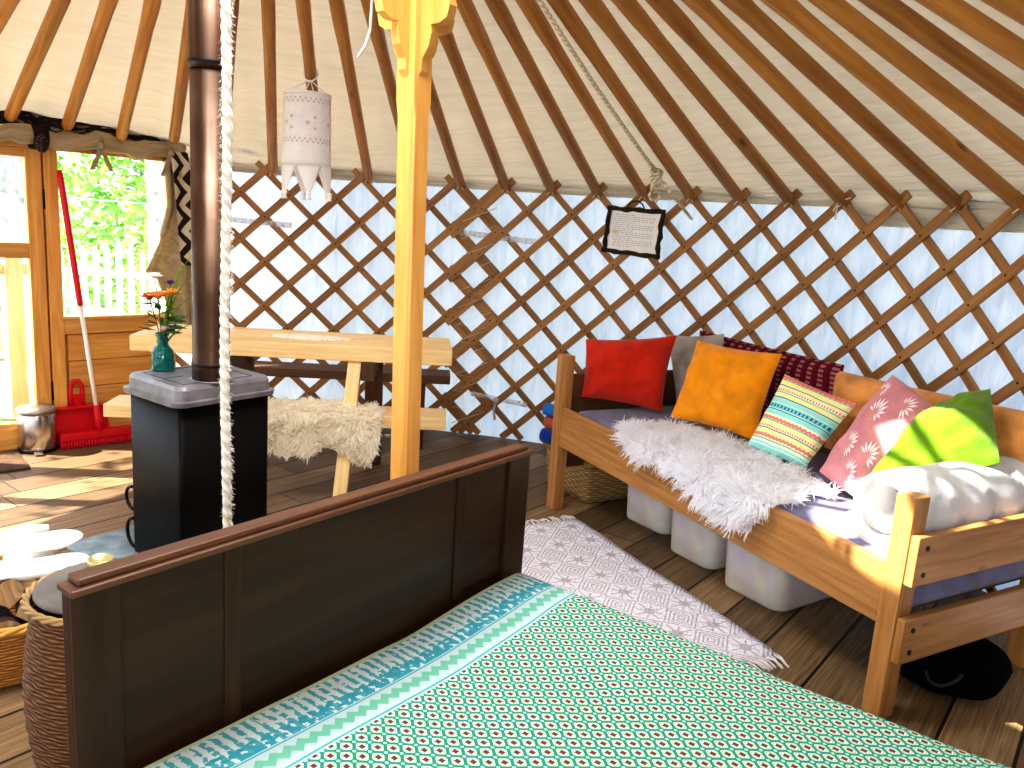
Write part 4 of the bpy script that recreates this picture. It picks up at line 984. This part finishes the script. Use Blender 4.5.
# cushions: four corners measured in the day bed's frame
def cushion(name, label, cat, cor, T, mat, pinch=.06, ear=.0, seed=0, wr=.012, fold=None, mats2=None, deco=None, nu=26, roundc=2.2, group='cushions on the day bed'):
    TL, TR, BR, BL_ = [q_(*c) for c in cor]; nrm = ((TR - TL).cross(TL - BL_)).normalized()
    if nrm.dot(V((0, 0, 1.36)) - TL) < 0: nrm = -nrm
    ctr = (TL + TR + BR + BL_) / 4
    def base(a, c_):
        a2 = .5 + (a - .5) * (1 - pinch * 4 * c_ * (1 - c_) * (.8 + .2 * sin(seed + a * 3))); c2 = .5 + (c_ - .5) * (1 - pinch * 4 * a * (1 - a)); 
        return (BL_ * (1 - a2) + BR * a2) * (1 - c2) + (TL * (1 - a2) + TR * a2) * c2
    def surf(a, c_, sd):
        e = max(0, 1 - abs(2 * a - 1) ** roundc) ** .55 * max(0, 1 - abs(2 * c_ - 1) ** roundc) ** .55
        p = base(a, c_); n1 = mn.noise(V((a * 3.1 + seed, c_ * 3.1, sd + seed * 1.7))) + .5 * mn.noise(V((a * 7 + seed, c_ * 7, sd)))
        # creases running in from the corners
        cr = sin((a - c_) * 16 + seed) * (1 - e) * .5 + sin((a + c_) * 14 + seed) * (1 - e) * .5
        h_ = T * .5 * e + wr * n1 * min(1, e * 2.5) + .004 * cr * (1 if e > 0.02 else 0)
        p = p + nrm * (sd * h_)
        if fold: p = fold(p, a, c_)
        return p
    b = MB()
    W_, H_ = (TR - TL).length, (TL - BL_).length
    b.grid(lambda a, c_: surf(a, c_, 1), nu, nu, lambda a, c_: (a * W_, c_ * H_)); b.grid(lambda a, c_: surf(a, c_, -1), nu, nu, lambda a, c_: (a * W_, c_ * H_), flip=True)
    if deco: deco(b, surf)
    o = b.build(name, [mat] + (mats2 or []), loc=ctr); tag(o, label, cat, group)
    return o
cushion('taupe_cushion', 'taupe grey cushion squeezed between the red and orange cushions', 'cushion', [(-1.83, .60, .851), (-1.50, .665, .905), (-1.40, .62, .53), (-1.66, .57, .51)], .09, cloth('taupe_cloth', (168, 156, 148)), seed=2)
cushion('red_cushion', 'bright red cushion at the far end of the day bed', 'cushion', [(-1.90, .165, .82), (-1.625, .49, .88), (-1.565, .40, .525), (-1.825, .115, .555)], .16, cloth('red_cloth', (200, 42, 16), dark=.85), seed=5, pinch=.07, wr=.022)
# burgundy woven bolster
M = Mat('burgundy_weave', .9, spec=.1); u_, v_, w_ = M.xyz(M.uv()); a = (u_ / .052).fr(); c2 = (v_ / .022).fr()
col = M.mix(a.lt(.42) * c2.lt(.6), (92, 16, 34), (150, 96, 92)); col = M.mix(((u_ / .026 + .5).fr().lt(.22)) * c2.gt(.55), col, (52, 14, 26)); M.color(col); M.bump(c2, .3, .004)
cushion('burgundy_cushion', 'long dark burgundy woven cushion with grey pink checks behind the orange one', 'cushion', [(-1.75, .74, .885), (-.885, .75, .87), (-.84, .70, .55), (-1.70, .69, .53)], .11, M.m, seed=8, pinch=.03, roundc=5)
cushion('tan_bolster', 'long tan orange fleece bolster along the back of the day bed', 'cushion', [(-.915, .735, .845), (-.03, .75, .855), (-.03, .69, .56), (-.87, .68, .53)], .14, cloth('tan_fleece', (230, 158, 88), wr=.2), seed=4, pinch=.02, roundc=5)
cushion('orange_cushion', 'plump mustard orange cushion leaning in the middle of the day bed', 'cushion', [(-1.445, .456, .885), (-1.08, .60, .885), (-1.045, .47, .525), (-1.415, .32, .545)], .15, cloth('orange_cloth', (240, 150, 16), dark=.85), seed=11, pinch=.06, wr=.022)
# striped cushion
M = Mat('striped_print', .85, spec=.1); u_, v_, w_ = M.xyz(M.uv()); f = v_ / .33
zg = ((u_ / .02).fr() - .5).abs() * .035
def st(c, lo, hi, colr, wob=None, m=None):
    k = (f + wob if wob is not None else f).band(lo, hi)
    if m is not None: k = k * m
    return M.mix(k, c, colr)
col = M.mix(f.gt(2.), (232, 236, 190), (0, 0, 0)); dots = (u_ / .012).fr().lt(.55)
TE, PK, YL, AQ, DK = (88, 190, 176), (226, 130, 120), (238, 232, 150), (150, 220, 214), (40, 120, 120)
for lo, hi, cc, wb, mm in ((.0, .05, AQ, None, None), (.05, .1, (200, 236, 226), None, None), (.07, .085, TE, None, dots), (.12, .135, TE, None, None), (.16, .2, PK, zg, None), (.2, .24, YL, None, None), (.25, .262, DK, None, None), (.27, .3, PK, None, dots), (.31, .35, YL, None, None), (.355, .37, TE, None, None), (.38, .42, PK, zg, None), (.44, .5, AQ, None, None), (.5, .512, DK, None, None),
                          (.52, .59, (120, 206, 210), None, None), (.535, .575, (30, 110, 140), None, (u_ / .018).fr().band(.25, .75)), (.6, .66, AQ, None, None), (.665, .68, DK, None, None), (.69, .73, YL, None, None), (.735, .75, TE, None, None), (.76, .79, PK, None, dots), (.8, .83, (240, 226, 170), None, None), (.83, .842, DK, None, None), (.85, .9, YL, None, None), (.905, .92, TE, None, None), (.93, .99, PK, zg, None)):
    col = st(col, lo, hi, cc, wb, mm)
M.color(col); M.bump(M.noise(M.obj(), 9, 2), .5, .015)
cushion('striped_cushion', 'aqua, yellow and pink striped cushion between orange and pink cushions', 'cushion', [(-.963, .50, .825), (-.67, .575, .766), (-.722, .40, .508), (-.956, .335, .546)], .11, M.m, seed=14, pinch=.03)
# pink cushion with white leaf sprays
LP = plain('leaf_print_white', (246, 226, 228), .9)
def sprays(b, surf):
    for (ca, cc, rot, s) in ((.62, .80, .6, .16), (.34, .62, 1.2, .17), (.72, .55, .9, .16), (.3, .3, .4, .15), (.62, .3, 1.1, .15), (.5, .12, .8, .12), (.85, .82, .3, .12), (.16, .82, 1.0, .11)):
        for i in range(9):
            an = rot + (i - 4) * .42; l = s * (1 - .06 * abs(i - 4))
            def P(r_, w_): return surf(min(.97, max(.03, ca + r_ * cos(an) - w_ * sin(an))), min(.97, max(.03, cc + r_ * sin(an) + w_ * cos(an))), 1)
            pts = [P(l * .25, 0), P(l * .6, l * .1), P(l, 0), P(l * .6, -l * .1)]
            o = (pts[1] - pts[0]).cross(pts[3] - pts[0]); o = o.normalized() if o.length else V((0, 0, 1))
            if o.dot(V((0, 0, 1.36)) - pts[0]) < 0: o = -o
            b.quadpts([p + o * .0035 for p in pts], mi=1)
cushion('pink_cushion', 'dusty pink cushion printed with white leaf sprays', 'cushion', [(-.56, .60, .90), (-.31, .56, .81), (-.33, .31, .49), (-.60, .335, .545)], .17, cloth('pink_cloth', (216, 142, 148), wr=.5, dark=.85), seed=17, pinch=-.02, mats2=[LP], deco=sprays, nu=36)
cushion('green_cushion', 'lime green cushion slumped on the white duvet', 'cushion', [(-.36, .50, .77), (-.24, .67, .915), (-.07, .50, .72), (-.35, .24, .56)], .19, cloth('lime_cloth', (108, 148, 24), wr=.6, wscale=9, dark=.85), seed=23, pinch=.0, wr=.03)
# rolled duvet
DUV = cloth('white_duvet', (226, 225, 226), .9, wr=.9, wscale=8, dark=.92)
b = MB(); nseg = 64; turns = 1.45
def spiral(q):
    a = q * turns * 2 * pi; r_ = .116 * (1 - .55 * q); return r_ * cos(a + 3.6), r_ * sin(a + 3.6)
def duv(a, c_):
    x, y = spiral(a); tt = .075 + c_ * .66; puff = 1 + .06 * sin(c_ * 26 + a * 6) * (1 if a < .45 else .3) + .05 * mn.noise(V((a * 9, c_ * 7, 2)))
    if c_ < .06: puff *= 1
    return q_(-.145 + x * puff * 1.05, tt + .012 * sin(a * 17) * (1 - c_) - .02 * (1 - a), .600 + y * puff)
b.grid(duv, nseg, 40); tag(b.build('rolled_duvet', DUV, loc=q_(-.14, .4, .5), solid=.045, sub=1), 'white duvet rolled up at the near end of the day bed', 'duvet')
# white sheepskin
t = thing('white_sheepskin', 'long haired white sheepskin draped over the day bed edge', 'sheepskin', q_(-.9, .1, .5))
def bs_(x, y):
    if y >= 0: return q_(x, y + .0, .478 + zr(x) + .006 + .004 * sin(x * 13) * sin(y * 20)), V((0, 0, 1)) * .95 - QV * .2
    return q_(x, -.008 - .012 * sin(min(pi, -y * 16)), .478 + zr(x) + .004 + y), (-QV * .9 + V((0, 0, .1)))
fleece(t, [(-1.31, -.03), (-1.42, .06), (-1.43, .18), (-1.38, .30), (-1.2, .37), (-1.03, .41), (-.85, .37), (-.68, .35), (-.55, .345), (-.46, .27), (-.52, .2), (-.47, .10), (-.485, .0), (-.52, -.02), (-.56, -.12), (-.64, -.14), (-.74, -.13), (-.85, -.09), (-.95, -.06), (-1.05, -.045), (-1.16, -.075), (-1.25, -.055)], bs_, 12000, .06, .0026, .9, (WHITEW, WHITEW), 9)

# ------------------------------------------------------------------ under the day bed
BOX = Mat('frosted_plastic', .35, spec=.4); vv = BOX.noise(BOX.obj(), 13, 2, col=True); hs = BOX.n('HueSaturation'); hs.inputs['Saturation'].default_value = .8; hs.inputs['Value'].default_value = 1.5; BOX.lk(vv, hs.inputs['Color'])
BOX.color(BOX.mix(.62, hs.outputs[0], (238, 230, 224))); BOX.translucent((225, 222, 226), .25); BOX = BOX.m
LID = plain('lid_plastic', (232, 232, 236), .4)
for s0, s1, t0, rot, lab in ((-1.67, -1.365, .285, .10, 'frosted storage box under the day bed nearest the wicker hamper'), (-1.27, -.985, .225, .06, 'frosted storage box under the day bed, middle of the three'), (-.915, -.60, .205, .08, 'frosted storage box under the day bed nearest the near post')):
    c0 = q_((s0 + s1) / 2, t0 + .2, 0); t = thing('storage_box', lab, 'storage box', c0, 'storage boxes under the day bed'); w_, d_ = (s1 - s0) / 2, .2
    f = lambda x, y, z: c0 + QU * (x * cos(rot) - y * sin(rot)) + QV * (x * sin(rot) + y * cos(rot)) + V((0, 0, z))
    b = MB(); loft(b, [(rrect(-w_ * .9, w_ * .9, -d_ * .93, d_ * .93, .05), .002), (rrect(-w_ * .93, w_ * .93, -d_ * .95, d_ * .95, .055), .012), (rrect(-w_, w_, -d_, d_, .06), .225)], f); b.build('box_body', BOX, t, loc=c0)
    b = MB(); loft(b, [(rrect(-w_ - .008, w_ + .008, -d_ - .008, d_ + .008, .062), z) for z in (.225, .245)], f, sm=False); b.build('box_lid', LID, t, .004, loc=c0)
HB = q_(-2.03, .40, 0); t = thing('wicker_hamper', 'rectangular pale wicker hamper on the floor behind the far day bed post', 'basket', HB)
f = lambda x, y, z: HB + QU * x + QV * y + V((0, 0, z))
b = MB(); secs = [(rrect(-.19 - .02 * z / .22, .19 + .02 * z / .22, -.20 - .01 * z / .22, .16, .03), z) for z in (.002, .05, .1, .15, .2)]
base = len(b.v); loft(b, secs, f); b.uv = []
for fc_ in b.f:
    if len(fc_) == 4:
        us = []
        for i in fc_:
            p = V(b.v[i]) - HB; us.append((p.dot(QU) + p.dot(QV), p.z))
        b.uv.append(us)
    else: b.uv.append([((V(b.v[i]) - HB).dot(QU), (V(b.v[i]) - HB).dot(QV)) for i in fc_])
b.build('woven_body', WICKL, t, loc=HB)
b = MB()
for k in range(2):
    ol = rrect(-.212, .212, -.212, .162, .03); ol.append(ol[0]); b.tube([f(x, y, .2 + k * .012) for x, y in ol], .008, 6, False)
b.build('woven_rim', plain('pale_cane2', (200, 164, 108), .5, var=.3), t, loc=HB)
for i, (c1, nm, rr, zz, tt) in enumerate((((20, 60, 150), 'dark blue', .040, .256, .215), ((196, 96, 76), 'terracotta and pink', .034, .329, .232), ((40, 120, 205), 'bright blue', .034, .396, .218))):
    t = thing('rolled_mat', nm + ' rolled exercise mat stacked on the wicker hamper', 'rolled mat', q_(-2.1, tt, zz - rr), 'rolled mats on the hamper')
    p0, p1 = q_(-2.23, tt - .045, zz), q_(-1.9, tt + .13, zz); b = MB(); b.tube([p0, p0.lerp(p1, .06), p0.lerp(p1, .94), p1], [rr * .93, rr, rr, rr * .93], 20); b.build('mat_roll', cloth('roll_' + nm.split()[0], c1), t, loc=p0)
    b = MB(); ax = (p1 - p0).normalized(); sd = V((-ax.y, ax.x, 0)); b.tube([p0 - ax * .001 + (sd * cos(q * .5) + V((0, 0, 1)) * sin(q * .5)) * (.004 + rr * .8 * q / 36) for q in range(37)], .0025, 5); b.build('spiral_edge', cloth('rolle_' + nm.split()[0], tuple(x * .6 for x in c1)), t, loc=p0)
DB = V((1.45, 2.40, 0)); t = thing('black_bag', 'black bag with straps lying on the floor under the near end of the day bed', 'bag', DB)
BB = plain('black_nylon', (7, 7, 7), .95, spec=.05, var=.4, bump=.5, bscale=14)
b = MB()
def bag(a, c_):
    t_, p = 2 * pi * a, pi * (c_ - .5); w_ = 1 + .12 * mn.noise(V((cos(t_) * 2, sin(t_) * 2, p * 2))); sgn = lambda x, e: math.copysign(abs(x) ** e, x)
    return DB + QU * (.17 * w_ * sgn(cos(p), .6) * cos(t_)) + QV * (.17 * w_ * sgn(cos(p), .6) * sin(t_)) + V((0, 0, .08 + .077 * sgn(sin(p), .7)))
b.grid(bag, 28, 16); b.build('bag_body', BB, t, loc=DB)
for e in (-1, 1):
    b = MB(); c_ = DB + QV * -.12 + QU * (.07 * e); b.tube([c_ + V((0, 0, .12)) + QV * (-.05 * sin(k * pi / 8)) + QU * (.05 * cos(k * pi / 8)) + V((0, 0, -.05 * sin(k * pi / 8))) for k in range(9)], .006, 6); b.build('strap', plain('grey_strap', (34, 34, 36), .6), t, loc=c_)

# ------------------------------------------------------------------ light
SD_ = V((.70, .06, -.71)).normalized()
L_ = bpy.data.lights.new('sun', 'SUN'); L_.energy = 18.; L_.angle = radians(.6); L_.color = (1., .95, .86)
o = bpy.data.objects.new('sun', L_); COL.objects.link(o); o.rotation_euler = SD_.to_track_quat('-Z', 'Y').to_euler(); o.location = (-8, 2, 9)
wd = bpy.data.worlds.new('sky'); sc.world = wd; wd.use_nodes = True; nt = wd.node_tree; bg = nt.nodes['Background']
sk = nt.nodes.new('ShaderNodeTexSky'); sk.sky_type = 'NISHITA'; sk.sun_disc = False; sk.sun_elevation = radians(45); sk.sun_rotation = radians(-85); nt.links.new(sk.outputs[0], bg.inputs[0]); bg.inputs[1].default_value = .62
A = bpy.data.lights.new('crown_skylight', 'AREA'); A.shape = 'DISK'; A.size = 1.0; A.energy = 70; A.color = (.92, .96, 1.)
o = bpy.data.objects.new('crown_skylight', A); COL.objects.link(o); o.location = (CX, CY, CZ + .25)
B = bpy.data.lights.new('rear_fill_light', 'AREA'); B.shape = 'DISK'; B.size = 1.3; B.energy = 52; B.color = (.97, .98, 1.)  # soft fill lamp added behind the camera to brighten the room
o = bpy.data.objects.new('rear_fill_light', B); COL.objects.link(o); o.location = (.1, -.4, 1.75); o.rotation_euler = V((-.2, 3, -.35)).to_track_quat('-Z', 'Y').to_euler()
sc.cycles.diffuse_bounces = 7
sc.view_settings.view_transform = 'Standard'; sc.view_settings.look = 'Medium High Contrast'; sc.view_settings.exposure = .47

# ------------------------------------------------------------------ camera
f, p, r, h = 814.14, .1995, .0688, 1.3617
F = V((0, cos(p), -sin(p))); R0 = V((1, 0, 0)); U0 = V((0, sin(p), cos(p)))
Rt = R0 * cos(r) + U0 * sin(r); Up = U0 * cos(r) - R0 * sin(r)
cam = bpy.data.cameras.new('camera'); cam.sensor_width = 36; cam.lens = 36 * f / 1024; cam.clip_start = .02
co = bpy.data.objects.new('camera', cam); COL.objects.link(co)
co.matrix_world = Matrix(((Rt.x, Up.x, -F.x, 0), (Rt.y, Up.y, -F.y, 0), (Rt.z, Up.z, -F.z, h), (0, 0, 0, 1)))
sc.camera = co
